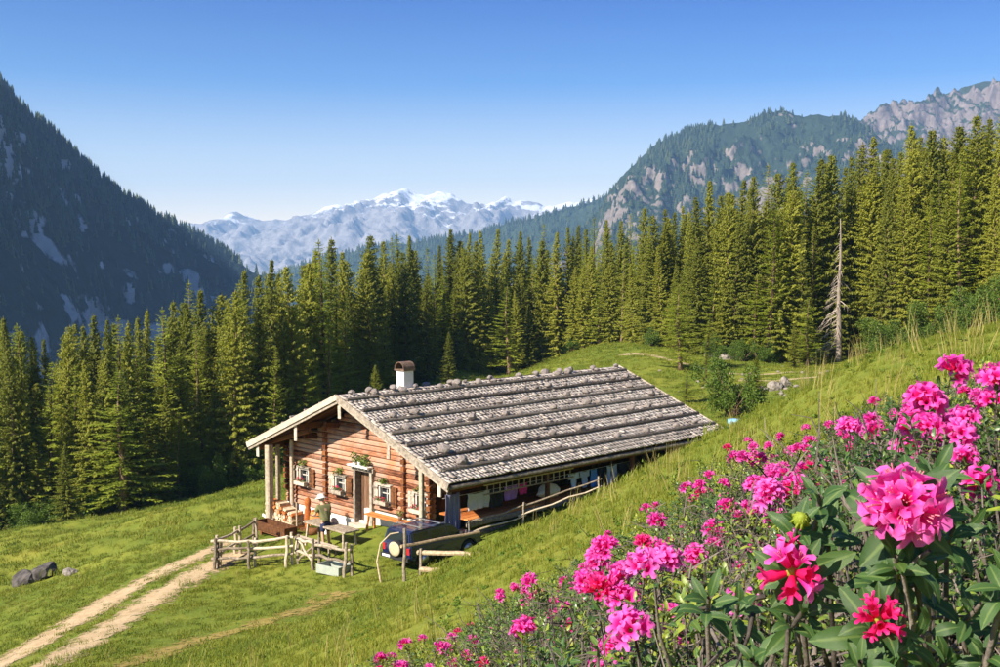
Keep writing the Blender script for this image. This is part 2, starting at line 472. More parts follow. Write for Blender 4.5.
track('dirt_track', [([(-12.6, 19.5), (-12.35, 24.5), (-12.3, 27.7), (-12.15, 29.8), (-11.8, 31.9), (-11.15, 34.5), (-10.1, 37.2), (-9.5, 38.6)], 0.66),
                     ([(-10.6, 18.0), (-10.3, 22.0), (-10.2, 24.7), (-10.4, 27.5), (-10.35, 29.5), (-10.1, 32.4), (-9.3, 35.2), (-8.5, 36.6)], 0.66)],
      mat_dirt('track_gravel', S((150, 126, 94)), S((204, 182, 146)), 2.0, 0.02), 'pale gravel farm track with two wheel ruts')
track('worn_path', [([(-8.0, 19.0), (-7.8, 22.0), (-7.4, 25.0), (-6.3, 26.4), (-5.05, 27.6), (-4.4, 30.0)], 0.75)],
      mat_dirt('worn_turf', S((122, 110, 48)), S((170, 148, 92)), 3.0, 0.10), 'faint worn brown path through the grass')
track('meadow_path', [([(10.5, 96), (12.5, 92), (15.0, 84.5), (17.6, 80.5), (20.5, 79), (24.0, 78.5), (27.5, 80)], 0.5),
                      ([(16.8, 77.2), (18.4, 75.2), (20.6, 74.6), (22.4, 73.6)], 0.35)],
      mat_dirt('path_gravel', S((150, 134, 96)), S((186, 170, 136)), 0.9), 'thin pale footpath across the meadow below the forest')

# ------------------------------------------------------------------ mountains
def mountain(name, ridge, foot, nu, nv, mat, amp, fscale, seed, jag=0.0, back=0.6, kind=None, label=None, pw=1.0):
    "ridge: list of world points; foot: (dx, dy, z) from the ridge to the foot of the face one sees"
    R = np.array(ridge, float); sl = np.concatenate([[0], np.cumsum(np.hypot(*np.diff(R[:, :2], axis=0).T))])
    u = np.linspace(0, sl[-1], nu)
    rx = np.interp(u, sl, R[:, 0]); ry = np.interp(u, sl, R[:, 1]); rz = np.interp(u, sl, R[:, 2])
    if jag: rz = rz + jag * fbm(u / fscale * 6, u * 0, 5, seed + 5)
    v = np.concatenate([-np.linspace(back, 0, max(6, nv // 5), endpoint=False), np.linspace(0, 1, nv)])
    U, Vv = np.meshgrid(u, v, indexing='ij')
    X = rx[:, None] + foot[0] * Vv; Y = ry[:, None] + foot[1] * Vv
    a = np.abs(Vv)
    Z = rz[:, None] + (foot[2] - rz[:, None]) * a ** pw
    X0, Y0 = U / fscale, Vv * np.hypot(foot[0], foot[1]) / fscale
    wx = 0.35 * fbm(X0 * 1.3, Y0 * 1.3, 3, seed + 60)
    rid = 1 - 2 * np.abs(vnoise(X0 * 2 + wx * 2, Y0 * 0.8, seed) - 0.5) * 2
    rid2 = 1 - 2 * np.abs(vnoise(X0 * 5 + wx * 3, Y0 * 2.4, seed + 3) - 0.5) * 2
    n = 0.55 * rid + 0.3 * rid2 + 0.75 * fbm(X0 * 7, Y0 * 7, 6, seed + 9, 0.62)
    w = np.clip(a * 4.5, 0.0, 1) * np.clip((1.05 - a) * 3, 0.2, 1)
    L = np.hypot(foot[0], foot[1])
    slope = max(50.0, float(np.mean(rz) - foot[2])) / L
    nx_, ny_, nz_ = foot[0] / L * slope, foot[1] / L * slope, 1.0
    nn = sqrt(nx_ ** 2 + ny_ ** 2 + 1)
    X = X + nx_ / nn * amp * n * w; Y = Y + ny_ / nn * amp * n * w; Z = Z + nz_ / nn * amp * n * w
    A, B = X.shape
    id_ = np.arange(A * B).reshape(A, B)
    q = np.stack([id_[:-1, :-1], id_[:-1, 1:], id_[1:, 1:], id_[1:, :-1]], -1).reshape(-1, 4)
    o = mesh_obj(name, np_mesh(name, np.stack([X, Y, Z], -1).reshape(-1, 3), q, mat, True, {'vv': a.ravel(), 'nn': n.ravel()}))
    tag(o, label, 'mountain', kind='structure')
    return X, Y, Z, a, n
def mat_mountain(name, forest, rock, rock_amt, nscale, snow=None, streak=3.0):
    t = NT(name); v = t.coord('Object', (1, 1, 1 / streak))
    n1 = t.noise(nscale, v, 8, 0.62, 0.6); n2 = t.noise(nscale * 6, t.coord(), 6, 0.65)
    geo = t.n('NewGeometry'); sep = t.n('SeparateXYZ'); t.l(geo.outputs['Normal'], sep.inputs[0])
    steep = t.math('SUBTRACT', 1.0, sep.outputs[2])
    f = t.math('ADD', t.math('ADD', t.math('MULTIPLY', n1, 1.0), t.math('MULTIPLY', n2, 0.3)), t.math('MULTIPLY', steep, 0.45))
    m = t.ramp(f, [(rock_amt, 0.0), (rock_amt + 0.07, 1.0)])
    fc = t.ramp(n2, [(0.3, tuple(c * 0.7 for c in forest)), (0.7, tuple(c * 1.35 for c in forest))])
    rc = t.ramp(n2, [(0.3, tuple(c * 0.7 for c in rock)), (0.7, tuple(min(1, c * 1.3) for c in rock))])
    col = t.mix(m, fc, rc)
    if snow:
        sp = t.n('SeparateXYZ'); t.l(t.coord(), sp.inputs[0])
        hgt = t.math('DIVIDE', t.math('SUBTRACT', sp.outputs[2], snow[0]), snow[1])
        s = t.math('ADD', hgt, t.math('SUBTRACT', t.math('MULTIPLY', t.noise(nscale * 1.5, t.coord(), 7, 0.65, 1.0), 1.5), t.math('MULTIPLY', steep, 0.9)))
        col = t.mix(t.ramp(s, [(0.80, 0.0), (0.88, 1.0)]), col, (0.85, 0.87, 0.9))
    return t.done(t.bsdf(col, 0.95, t.bump(n2, 0.8, 1.0 / nscale * 0.06), 0.05))
F_ = 1100.0
def skyline(pts, depth):
    "bearing and elevation of a far ridge, read off as (right, up) tangents, set at its own distance"
    out = []
    for i, (px, py) in enumerate(pts):
        d = depth(px) if callable(depth) else depth
        out.append(((px - 500) / F_ * d, d, CAM_Z - (py - 265) / F_ * d))
    return out
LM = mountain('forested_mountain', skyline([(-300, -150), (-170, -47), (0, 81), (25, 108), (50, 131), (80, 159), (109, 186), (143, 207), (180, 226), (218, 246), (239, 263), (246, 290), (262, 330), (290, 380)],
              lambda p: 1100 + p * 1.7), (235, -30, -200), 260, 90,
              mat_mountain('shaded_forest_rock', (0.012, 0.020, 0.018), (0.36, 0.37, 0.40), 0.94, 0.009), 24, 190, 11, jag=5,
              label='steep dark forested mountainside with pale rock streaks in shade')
RM = mountain('wooded_dome_mountain', skyline([(470, 300), (540, 262), (590, 222), (605, 202), (613, 188), (625, 172), (650, 148), (680, 132), (700, 127), (735, 122), (750, 118), (770, 113), (790, 118), (800, 122), (815, 116), (840, 117), (862, 126), (880, 140), (930, 170), (1000, 190), (1100, 220)],
              2300), (-130, -700, -120), 420, 160,
              mat_mountain('sunny_forest_rock', (0.026, 0.042, 0.024), (0.20, 0.168, 0.15), 0.90, 0.010), 66, 260, 23, jag=11, pw=0.85,
              label='rounded wooded mountain with pale cliffs beyond the spruce forest')
RK = mountain('rocky_mountain', skyline([(780, 190), (820, 160), (850, 135), (866, 122), (875, 115), (890, 109), (905, 106), (918, 104), (930, 101), (945, 97), (960, 90), (985, 84), (1000, 82), (1060, 72), (1140, 90), (1300, 130)],
              2750), (-270, -620, 130), 420, 150,
              mat_mountain('grey_pink_rock', (0.035, 0.05, 0.03), (0.185, 0.155, 0.150), 0.79, 0.014), 62, 270, 37, jag=9,
              label='bare grey and pink rocky ridge behind the wooded dome')
MH = mountain('forested_ridge', skyline([(230, 300), (290, 270), (330, 256), (370, 247), (430, 240), (480, 232), (540, 215), (590, 203), (613, 191), (640, 185), (700, 185), (800, 200)],
              2900), (-100, -700, -250), 200, 40,
              mat_mountain('far_forest', (0.035, 0.055, 0.030), (0.35, 0.33, 0.3), 1.1, 0.008), 40, 260, 41, jag=6,
              label='low blue forested ridge behind the spruce tops')
SNOW = mountain('snowy_mountain_range', skyline([(-300, 240), (60, 232), (150, 225), (185, 224), (205, 226), (224, 219), (237, 214), (247, 217), (259, 217), (285, 218), (312, 213), (334, 206), (350, 206), (365, 202), (387, 192), (398, 191), (407, 187), (414, 191), (420, 195), (437, 192), (453, 194), (466, 202), (484, 203), (496, 201), (506, 197), (514, 203), (528, 200), (545, 205), (560, 203), (572, 202), (583, 203), (620, 198), (700, 205), (800, 200), (1000, 215), (1300, 225)],
              6500), (-370, -1400, -180), 700, 220,
              mat_mountain('far_snow_rock', (0.10, 0.12, 0.10), (0.30, 0.28, 0.28), 0.45, 0.0030, snow=(240, 490), streak=1.5), 110, 700, 53, jag=31,
              label='distant snow-capped mountain range fading in haze')
# far conifers on the slopes: a mass nobody could count
def far_trees(name, M, count, hgt, rad, mat, seed, label, dens=None, edge=0.12):
    X, Y, Z, A_, N_ = M
    r = np.random.default_rng(seed)
    # stacked jagged skirts
    tv = []; tf = []
    K = 5
    for i in range(3):
        z0 = 0.06 + i * 0.28; z1 = z0 + 0.44 if i < 2 else 1.0; rr = (1 - i * 0.28)
        b = len(tv)
        for k in range(K):
            a = 2 * pi * k / K + i * 0.7
            tv.append((cos(a) * rr, sin(a) * rr, z0))
        tv.append((0, 0, z1))
        for k in range(K): tf.append((b + k, b + (k + 1) % K, b + K))
    tv = np.array(tv); tf = np.array(tf)
    nb = len(X[0])
    okv = np.where((A_[0] >= 0))[0]
    ii = r.uniform(0, X.shape[0] - 1.01, count)
    lo = np.argmin(A_[0])
    jj = np.where(r.random(count) < edge, lo + np.abs(r.normal(0, 1.2, count)), r.uniform(lo, lo + (X.shape[1] - 1.01 - lo) * 0.62, count))
    jj = np.clip(jj, lo, X.shape[1] - 1.01)
    i0 = ii.astype(int); j0 = jj.astype(int); fi = ii - i0; fj = jj - j0
    def bl(G): return (G[i0, j0] * (1 - fi) + G[i0 + 1, j0] * fi) * (1 - fj) + (G[i0, j0 + 1] * (1 - fi) + G[i0 + 1, j0 + 1] * fi) * fj
    x, y, z = bl(X), bl(Y), bl(Z)
    if dens is not None:
        k = dens(x, y, z) > r.random(count); x, y, z = x[k], y[k], z[k]
    n = len(x); s = r.uniform(0.55, 1.2, n); a = r.uniform(0, 6.28, n)
    ca, sa = np.cos(a), np.sin(a)
    V = np.empty((n, len(tv), 3))
    V[:, :, 0] = x[:, None] + (tv[:, 0] * ca[:, None] - tv[:, 1] * sa[:, None]) * rad * s[:, None]
    V[:, :, 1] = y[:, None] + (tv[:, 0] * sa[:, None] + tv[:, 1] * ca[:, None]) * rad * s[:, None]
    V[:, :, 2] = z[:, None] + (tv[:, 2] * hgt - hgt * 0.05) * s[:, None]
    Fc = (tf[None] + (np.arange(n) * len(tv))[:, None, None]).reshape(-1, 3)
    rnd = np.repeat(r.random(n), len(tv))
    o = mesh_obj(name, np_mesh(name, V.reshape(-1, 3), Fc, mat, False, {'rnd': rnd}))
    tag(o, label, 'forest', kind='stuff')
farleaf = leafy('far_needles', [(0.1, (0.018, 0.034, 0.016)), (0.6, (0.035, 0.058, 0.022)), (0.95, (0.065, 0.085, 0.03))], objr=0.0, trans=0.1)
_dn = lambda s, lo, hi, seed: (lambda x, y, z: np.clip((fbm(x / s, z / s * 0.6, 4, seed) + lo) * hi, 0.04, 1))
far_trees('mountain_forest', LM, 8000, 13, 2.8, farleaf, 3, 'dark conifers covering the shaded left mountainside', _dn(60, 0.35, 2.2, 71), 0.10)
far_trees('dome_forest', RM, 12000, 13, 4.0, farleaf, 4, 'conifers covering the rounded wooded mountain', _dn(120, 0.30, 2.4, 77), 0.06)
far_trees('ridge_forest', MH, 2600, 17, 4.5, farleaf, 5, 'conifers along the low blue ridge', None, 0.2)
# ------------------------------------------------------------------ the log hut
M_log = wood('weathered_larch_logs', S((78, 42, 28)), S((196, 132, 96)), (1.0, 6, 6), 2.2, objr=True, bump=0.8, grey=0.75)
M_logend = wood('log_end_grain', S((70, 38, 22)), S((140, 88, 52)), (4, 4, 4), 4, objr=True)
M_grey = wood('silvered_boards', S((112, 102, 92)), S((198, 185, 168)), (3, 3, 3), 3.0, bump=0.5)
M_greyo = wood('silvered_poles', S((110, 98, 84)), S((196, 180, 158)), (4, 4, 4), 3.0, objr=True, bump=0.5)
M_batten = wood('dark_roof_poles', S((70, 63, 58)), S((148, 138, 128)), (4, 4, 4), 3.0, objr=True, bump=0.6)
M_brown = wood('brown_timber', S((58, 36, 22)), S((122, 80, 50)), (3, 3, 3), 3.0)
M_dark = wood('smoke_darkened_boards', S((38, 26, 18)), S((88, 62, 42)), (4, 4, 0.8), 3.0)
M_door = wood('door_planks', S((70, 48, 36)), S((128, 98, 76)), (5, 5, 0.7), 4.0)
M_orange = wood('oiled_planks', S((150, 82, 38)), S((212, 138, 78)), (2, 8, 8), 3.0)
def mat_shingle():
    t = NT('larch_shingles'); v = t.coord('Object', (3, 14, 3))
    n = t.noise(4, v, 4, 0.6); n2 = t.noise(0.7, t.coord(), 4, 0.6)
    f = t.math('ADD', t.math('ADD', t.math('MULTIPLY', n, 0.35), t.math('MULTIPLY', n2, 0.3)), t.math('ADD', t.math('MULTIPLY', t.attr('rnd'), 0.20), 0.13))
    col = t.ramp(f, [(0.25, S((88, 80, 76))), (0.5, S((164, 153, 144))), (0.8, S((222, 212, 202)))])
    return t.done(t.bsdf(col, 0.85, t.bump(n, 0.5, 0.01), 0.2))
M_shingle = mat_shingle()
M_plaster = plain('limewash', (0.74, 0.70, 0.64), 0.9, 0.12, 3.0)
M_stone = plain('grey_stone', (0.22, 0.19, 0.175), 0.9, 0.4, 5.0, bump=0.5)
M_rust = plain('rusty_sheet', (0.20, 0.13, 0.09), 0.6, 0.5, 7.0, metal=0.4)
M_white = plain('white_paint', (0.78, 0.76, 0.72), 0.6, 0.06, 8.0)
M_sash = plain('faded_sash_paint', (0.50, 0.46, 0.41), 0.7, 0.2, 9.0)
M_glass = NT('window_glass'); M_glass = M_glass.done(M_glass.bsdf((0.02, 0.025, 0.03), 0.05, None, 0.6))
M_green = leafy('geranium_leaves', [(0.1, (0.04, 0.09, 0.012)), (0.9, (0.16, 0.24, 0.04))], objr=0.2)
M_redflower = leafy('red_blossoms', [(0.1, (0.62, 0.02, 0.05)), (0.9, (0.75, 0.05, 0.22))], objr=0.2, trans=0.3)

HO = (-5.5, 36.91, 0.0); HR = radians(-45)
HM = Matrix.Translation(HO) @ Matrix.Rotation(HR, 4, 'Z')
def hw(X, Y, z=0.0): return HM @ Vector((X, Y, z))
HUT = empty('log_hut', HO, HR, 'long wooden alpine log hut with a stone-weighted shingle roof', 'hut')
EX, RZ, EZ = 5.53, 4.38, 2.14          # half span, ridge and eave heights
RL = 15.05                              # roof length
SL = (RZ - EZ) / EX
TH = math.atan(SL); SLEN = EX / cos(TH)
FY = 1.2                                # plane of the front wall
WX0, WX1 = -4.87, 3.43
def roof_z(X): return RZ - SL * abs(X)

# --- front wall: plinth + logs
def front_wall():
    b = MB()
    b.box(((WX1 - 0.1) / 2, FY + 0.14, -0.75), (WX1 + 0.15, 0.24, 2.2)); b.box(((WX0 - 0.12) / 2, FY + 0.16, -0.98), (-WX0 - 0.08, 0.22, 1.7))     # limewashed plinth up to z 0.35
    b.v = [(x, y, z) for x, y, z in b.v]
    w = b.obj('front_wall', M_plaster, HUT)
    holes = [(-0.50, 0.36, -0.3, 1.66)] + [(c - 0.33, c + 0.33, 0.66, 1.32) for c in WINX]
    z = -0.12; k = 0
    while z < 4.0:
        h = 0.150 + 0.04 * random.random()
        zc = z + h / 2
        lim = (RZ - 0.30 - (z + h)) / SL
        x0, x1 = max(WX0, -lim), min(WX1, lim)
        if x1 - x0 < 0.5: break
        segs = [(x0, x1)] if z > 0.28 else [(x0, -0.6)]
        for (a, c, z0, z1) in holes:
            if z + h * 0.5 > z0 and z + h * 0.5 < z1:
                ns = []
                for (p, q) in segs:
                    if c <= p or a >= q: ns.append((p, q)); continue
                    if a - p > 0.06: ns.append((p, a))
                    if q - c > 0.06: ns.append((c, q))
                segs = ns
        for (p, q) in segs:
            lb = MB(); dy = random.uniform(-0.015, 0.015)
            lb.beam((p + 0.002, FY + 0.1 + dy, zc), (q - 0.002, FY + 0.1 + dy, zc), 0.2, h - 0.014, bev=0.035, jit=0.006)
            lb.obj('log', M_log, w)
        z += h; k += 1
    # ends of the cross-wall logs
    for X in (2.08, -2.3, 3.36, -4.78):
        z = 0.46
        while z < min(roof_z(X) - 0.45, 3.2):
            lb = MB(); lb.box((X, FY - 0.03, z), (0.17, 0.16, 0.15), jit=0.012); lb.obj('log_end', M_logend, w)
            z += 0.215 if abs(X) > 3 else 0.225
    return w
WINX = (-3.65, -1.42, 1.06, 2.98)
FRONT = front_wall()
# --- other walls
def long_wall(name, X, sgn):
    b = MB(); y = FY + 0.25; 
    while y < RL - 0.9:
        w_ = random.uniform(0.14, 0.24)
        b.box((X + random.uniform(-0.01, 0.01) - sgn * 0.1, y + w_ / 2, 0.95), (0.06, w_ - 0.012, 3.7), jit=0.004); y += w_
    b.box((X - sgn * 0.2, (FY + RL) / 2 - 0.2, 0.9), (0.1, RL - FY - 0.8, 3.6))
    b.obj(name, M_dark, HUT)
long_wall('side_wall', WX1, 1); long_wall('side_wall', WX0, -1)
b = MB(); z = -1.2
while z < 3.95:
    lim = min((RZ - 0.35 - z - 0.2) / SL, 4.85)
    b.beam((max(-lim, WX0), RL - 0.9, z), (min(lim, WX1), RL - 0.9, z), 0.2, 0.19, bev=0.04); z += 0.2
b.obj('back_wall', M_log, HUT)
# --- door
dr = MB(); dr.box((-0.07, FY + 0.20, 0.72), (0.74, 0.03, 1.78)); dr = dr.obj('door', M_door, HUT)
for i in range(5):
    p = MB(); p.box((-0.07 - 0.296 + i * 0.148, FY + 0.165, 0.72), (0.14, 0.03, 1.78), jit=0.002); p.obj('plank', M_door, dr)
hd = MB(); hd.tube([(0.18, FY + 0.15, 0.7), (0.18, FY + 0.09, 0.7), (0.18, FY + 0.09, 0.58)], 0.012); hd.obj('handle', M_rust, dr)
fr = MB()
for X in (-0.53, 0.39): fr.box((X, FY + 0.02, 0.72), (0.13, 0.26, 1.92), jit=0.004)
fr.box((-0.07, FY + 0.015, 1.74), (1.22, 0.27, 0.14), jit=0.004); fr.box((-0.07, FY - 0.06, -0.26), (1.1, 0.5, 0.12))
fr.obj('door_frame', M_grey, HUT)
# --- windows
for X in WINX:
    wf = MB()
    z0, z1, w_ = 0.68, 1.30, 0.60
    for s in (-1, 1): wf.box((X + s * (w_ / 2 - 0.03), FY + 0.03, (z0 + z1) / 2), (0.07, 0.14, z1 - z0))
    for zz in (z0 + 0.03, z1 - 0.03): wf.box((X, FY + 0.035, zz), (w_ - 0.14, 0.13, 0.07))
    win = wf.obj('window', M_sash, HUT)
    p = MB(); p.box((X, FY + 0.12, 0.99), (w_ - 0.1, 0.012, z1 - z0 - 0.1)); p.obj('pane', M_glass, win)
    p = MB(); p.box((X, FY + 0.09, 0.99), (0.035, 0.03, z1 - z0 - 0.14)); p.box((X, FY + 0.085, 1.03), (w_ - 0.14, 0.035, 0.035)); p.obj('glazing_bar', M_sash, win)
    p = MB(); p.box((X, FY - 0.04, z0 - 0.03), (w_ + 0.12, 0.2, 0.05)); p.obj('sill', M_grey, win); p = MB(); p.box((X, FY - 0.03, z1 + 0.04), (w_ + 0.16, 0.16, 0.06)); p.obj('lintel', M_grey, win)
    for s in (-1, 1):
        if X > 2.9 and s > 0: continue
        sh = MB()
        for i in range(3): sh.box((X + s * (0.40 + i * 0.105), FY - 0.035, 0.99), (0.098, 0.035, 0.68), jit=0.002)
        for zz in (0.78, 1.2): sh.box((X + s * 0.505, FY - 0.064, zz), (0.30, 0.02, 0.06))
        sh.obj('shutter', M_brown if s > 0 else M_grey, win)
# --- purlins, posts and beams
def prism_beam(name, a, bb, w_, h_, mat, parent=HUT, bev=0.03, jit=0.004):
    m = MB(); m.beam(a, bb, w_, h_, bev=bev, jit=jit); return m.obj(name, mat, parent)
for X in (-5.05, -2.6, 0.0, 2.6, 5.05):
    pu = prism_beam('purlin', (X, 0.12, roof_z(X) - 0.26), (X, RL - 0.1, roof_z(X) - 0.26), 0.2, 0.24, M_brown)
    bd = MB(); L_ = 0.55 if X in (0, 2.6, -2.6) else 0.42
    bd.box((X, 0.095, roof_z(X) - 0.22 - L_ / 2), (0.16, 0.03, L_), jit=0.006); bd.obj('end_board', M_grey, pu)
for X in (-2.9, -1.6, 1.7, 2.75):                                   # brackets under the purlins, on the wall
    prism_beam('bracket', (X, FY - 0.55, roof_z(X) - 0.55), (X, FY + 0.05, roof_z(X) - 0.62), 0.16, 0.22, M_logend)
prism_beam('tie_beam', (-4.9, 0.55, 2.2), (-2.4, 0.55, 2.9), 0.14, 0.16, M_brown)
for (X, Y, w_) in ((-4.55, 0.25, 0.26), (-4.72, 0.75, 0.16), (-4.2, 1.0, 0.13)):
    prism_beam('post', (X, Y, -1.5), (X, Y, roof_z(X) - 0.36), w_, w_, M_greyo, bev=0.04)
for (X, Y) in ((5.0, 0.55), (5.05, 5.0), (5.05, 9.6), (5.05, 13.8), (3.75, 0.5)):
    prism_beam('porch_post', (X, Y, -0.6), (X, Y, roof_z(X) - 0.36), 0.15, 0.15, M_greyo if Y < 2 else M_brown)
prism_beam('post_base', (5.0, 0.52, -0.4), (5.0, 0.52, 0.85), 0.19, 0.19, M_orange)
# --- roof
deck = MB()
for s in (-1, 1):
    P = lambda X, dz: (s * X, 0, roof_z(X) + dz)
    V = [(0, 0.06, RZ - 0.13), (s * (EX - 0.05), 0.06, EZ - 0.12), (s * (EX - 0.05), RL - 0.06, EZ - 0.12), (0, RL - 0.06, RZ - 0.13),
         (0, 0.06, RZ - 0.05), (s * (EX - 0.05), 0.06, EZ - 0.04), (s * (EX - 0.05), RL - 0.06, EZ - 0.04), (0, RL - 0.06, RZ - 0.05)]
    deck.add(V, [(0, 1, 2, 3), (4, 7, 6, 5), (0, 4, 5, 1), (1, 5, 6, 2), (2, 6, 7, 3)])
    y = 0.5
    while y < RL: 
        deck.beam((s * 0.1, y, RZ - 0.20), (s * (EX - 0.15), y, roof_z(EX - 0.15) - 0.17), 0.1, 0.08); y += 0.85
ROOF = deck.obj('roof', M_brown, HUT)
def shingles(s):
    rr = np.random.default_rng(5 + int(s)); V = []; F = []; A = []
    rows = 29; step = (SLEN + 0.02) / rows
    cs, sn = cos(TH), sin(TH)
    box = np.array([(-.5, 0, 0), (.5, 0, 0), (.5, 1, 0), (-.5, 1, 0), (-.5, 0, 1), (.5, 0, 1), (.5, 1, 1), (-.5, 1, 1)], float)
    fc = np.array([(0, 3, 2, 1), (4, 5, 6, 7), (0, 1, 5, 4), (1, 2, 6, 5), (2, 3, 7, 6), (3, 0, 4, 7)])
    for r_ in range(rows):
        y = 0.0 + rr.uniform(0, 0.1)
        while y < RL - 0.05:
            w_ = rr.uniform(0.11, 0.22)
            if y + w_ > RL: w_ = RL - y
            s1 = (r_ + 1) * step + rr.normal(0, 0.007); s0 = s1 - 0.40
            if s0 < -0.02: s0 = -0.02
            th = rr.uniform(0.036, 0.048); lift = rr.uniform(0.058, 0.064) + (0.04 if rr.random() < 0.05 else 0)
            tw = rr.normal(0, 0.003); sk = rr.normal(0, 0.01)
            # p: (across, along, thickness)
            sa = s0 + (s1 - s0) * box[:, 1]
            ya = y + w_ / 2 + box[:, 0] * (w_ - 0.006) + sk * box[:, 1]
            na = -0.035 + 0.02 + box[:, 1] * lift + box[:, 2] * th + box[:, 0] * tw
            X = sa * cs + na * sn; Z = RZ - sa * sn + na * cs
            n0 = len(V) * 8
            V.append(np.stack([X * s, ya, Z], 1)); F.append((fc if s > 0 else fc[:, ::-1]) + n0); A.append(np.full(8, rr.random()))
            y += w_
    o = mesh_obj('shingles', np_mesh('shingles', np.concatenate(V), np.concatenate(F), M_shingle, False, {'rnd': np.concatenate(A)}), ROOF)
    tag(o, kind='stuff')
shingles(1); shingles(-1)
STONES = []
stone_meshes = []
for i in range(7):
    m = MB(); m.rock((0, 0, 0), (1, 1, 1), 100 + i, 2); stone_meshes.append(m.mesh('roof_stone', M_stone))
rs = random.Random(3)
def slope_pt(s, sd, Y, n): return (s * (sd * cos(TH) + n * sin(TH)), Y, RZ - sd * sin(TH) + n * cos(TH))
for s in (1, -1):
    for i in range(7):
        sd = 0.46 + i * 0.81
        bt = MB(); y0 = -0.02 + rs.uniform(0, .25); pts = []
        n_ = 12
        for k in range(n_ + 1):
            Y = y0 + (RL - 0.05 - y0) * k / n_
            pts.append(slope_pt(s, sd + rs.uniform(-.03, .03), Y, 0.115 + rs.uniform(-.012, .012)))
        bt.tube(pts, [0.055 + rs.uniform(-.008, .01) for _ in pts], 6)
        bt.obj('roof_batten', M_batten, ROOF)
        Y = 0.6 + rs.uniform(0, 0.8)
        while Y < RL - 0.3:
            if s > 0 or i < 2:
                k = rs.choice((0.6, 0.8, 0.95, 1.1, 1.4)) * rs.uniform(.85, 1.1)
                STONES.append((s, sd - 0.13 - 0.05 * k, Y, k, i))
            Y += rs.choice((0.75, 1.05, 1.3, 1.7)) * rs.uniform(0.85, 1.15)
Y = 0.5
while Y < RL - 0.2:
    STONES.append((1, 0.06, Y, rs.uniform(0.6, 1.05), 0)); Y += rs.uniform(0.6, 1.7)
for (s, sd, Y, k, ib) in STONES:
    p = hw(*slope_pt(s, sd, Y, 0.075 + 0.085 * k))
    o = mesh_obj('roof_stone', rs.choice(stone_meshes), None, p, (rs.uniform(-.2, .2), rs.uniform(-.2, .2), rs.uniform(0, 6.28)),
                 (0.16 * k * rs.uniform(.85, 1.2), 0.14 * k * rs.uniform(.85, 1.2), 0.115 * k * rs.uniform(.85, 1.15)))
    if sd < 0.1: tag(o, 'small grey stone lying along the roof ridge of the hut', 'stone', 'stones along the roof ridge')
    elif s > 0: tag(o, 'grey stone weighing down the %s batten below the roof ridge, porch side' % ('first', 'second', 'third', 'fourth', 'fifth', 'sixth', 'seventh')[ib], 'stone', 'stones on the %s batten of the shingle roof' % ('first', 'second', 'third', 'fourth', 'fifth', 'sixth', 'seventh')[ib])
    else: tag(o, 'grey stone on the %s batten of the roof slope facing the forest' % ('first', 'second')[ib], 'stone', 'stones on the %s batten of the far roof slope' % ('first', 'second')[ib])
for s in (1, -1):                                                    # barge boards, two deep
    for Y, dz, hh, ex in ((-0.03, -0.03, 0.20, 0.06), (0.022, -0.16, 0.16, 0.02)):
        bb = MB()
        bb.beam((s * 0.0, Y, RZ + dz), (s * (EX + ex), Y, EZ + dz - SL * ex), 0.045, hh, jit=0.004)
        bb.obj('barge_board', M_grey, ROOF)
    bb = MB(); bb.beam((s * 0.02, RL - 0.02, RZ + 0.02), (s * (EX + 0.05), RL - 0.02, EZ), 0.045, 0.16, jit=0.004); bb.obj('barge_board', M_grey, ROOF)
    g = MB(); pts = [(s * (EX + 0.02), 0.1 + k * (RL - 0.2) / 10, EZ - 0.10 - 0.004 * k) for k in range(11)]
    g.tube(pts, 0.07, 8); g.obj('gutter', M_grey, ROOF)
pl = MB(); pl.beam((0.05, 1.25, RZ + 0.12), (0.75, 1.5, RZ - 0.16), 0.09, 0.04); pl.obj('loose_board', M_grey, ROOF)
# --- chimney
ch = MB(); ch.box((-0.32, 3.25, 4.48), (0.44, 0.44, 1.1), jit=0.006); CH = ch.obj('chimney', M_white, HUT)
c = MB()
V = []; n_ = 9
for yy in (2.98, 3.52):
    for rr_ in (0.26, 0.235):
        for k in range(n_):
            a = pi * k / (n_ - 1)
            V.append((-0.32 + cos(a) * rr_, yy, 5.07 + sin(a) * rr_ * 1.05))
F = []
for k in range(n_ - 1):
    F += [(k, k + 1, 2 * n_ + k + 1, 2 * n_ + k), (n_ + k, 3 * n_ + k, 3 * n_ + k + 1, n_ + k + 1), (k, n_ + k, n_ + k + 1, k + 1), (2 * n_ + k, 2 * n_ + k + 1, 3 * n_ + k + 1, 3 * n_ + k)]
F += [(0, 2 * n_, 3 * n_, n_), (n_ - 1, 2 * n_ - 1, 4 * n_ - 1, 3 * n_ - 1)]
c.add(V, F); c.box((-0.32, 3.25, 5.045), (0.54, 0.54, 0.06)); c.obj('chimney_cap', M_rust, CH)
# --- porch along the right side
pf = MB(); y = 1.5
pfo = None
for i in range(5):
    m = MB(); m.box((3.62 + i * 0.29, 6.2, 0.70), (0.28, 9.4, 0.05), jit=0.006)
    o = m.obj('porch_floor' if i == 0 else 'board', M_orange, HUT if i == 0 else pfo)
    if i == 0: pfo = o
prism_beam('porch_beam', (5.02, 1.3, 0.60), (5.02, 11, 0.64), 0.14, 0.16, M_greyo)
prism_beam('porch_beam', (5.06, 1.0, 0.24), (5.06, 9, 0.26), 0.14, 0.2, M_greyo)
prism_beam('porch_beam', (5.0, 1.0, -0.05), (5.0, 6, -0.05), 0.14, 0.16, M_brown)
prism_beam('wall_plate', (5.05, 0.3, 1.84), (5.05, 14.6, 1.84), 0.14, 0.14, M_brown)
ld = empty('ladder', hw(5.16, 1.9, 1.5), HR, 'wooden ladder hung lengthwise under the porch eave', 'ladder')
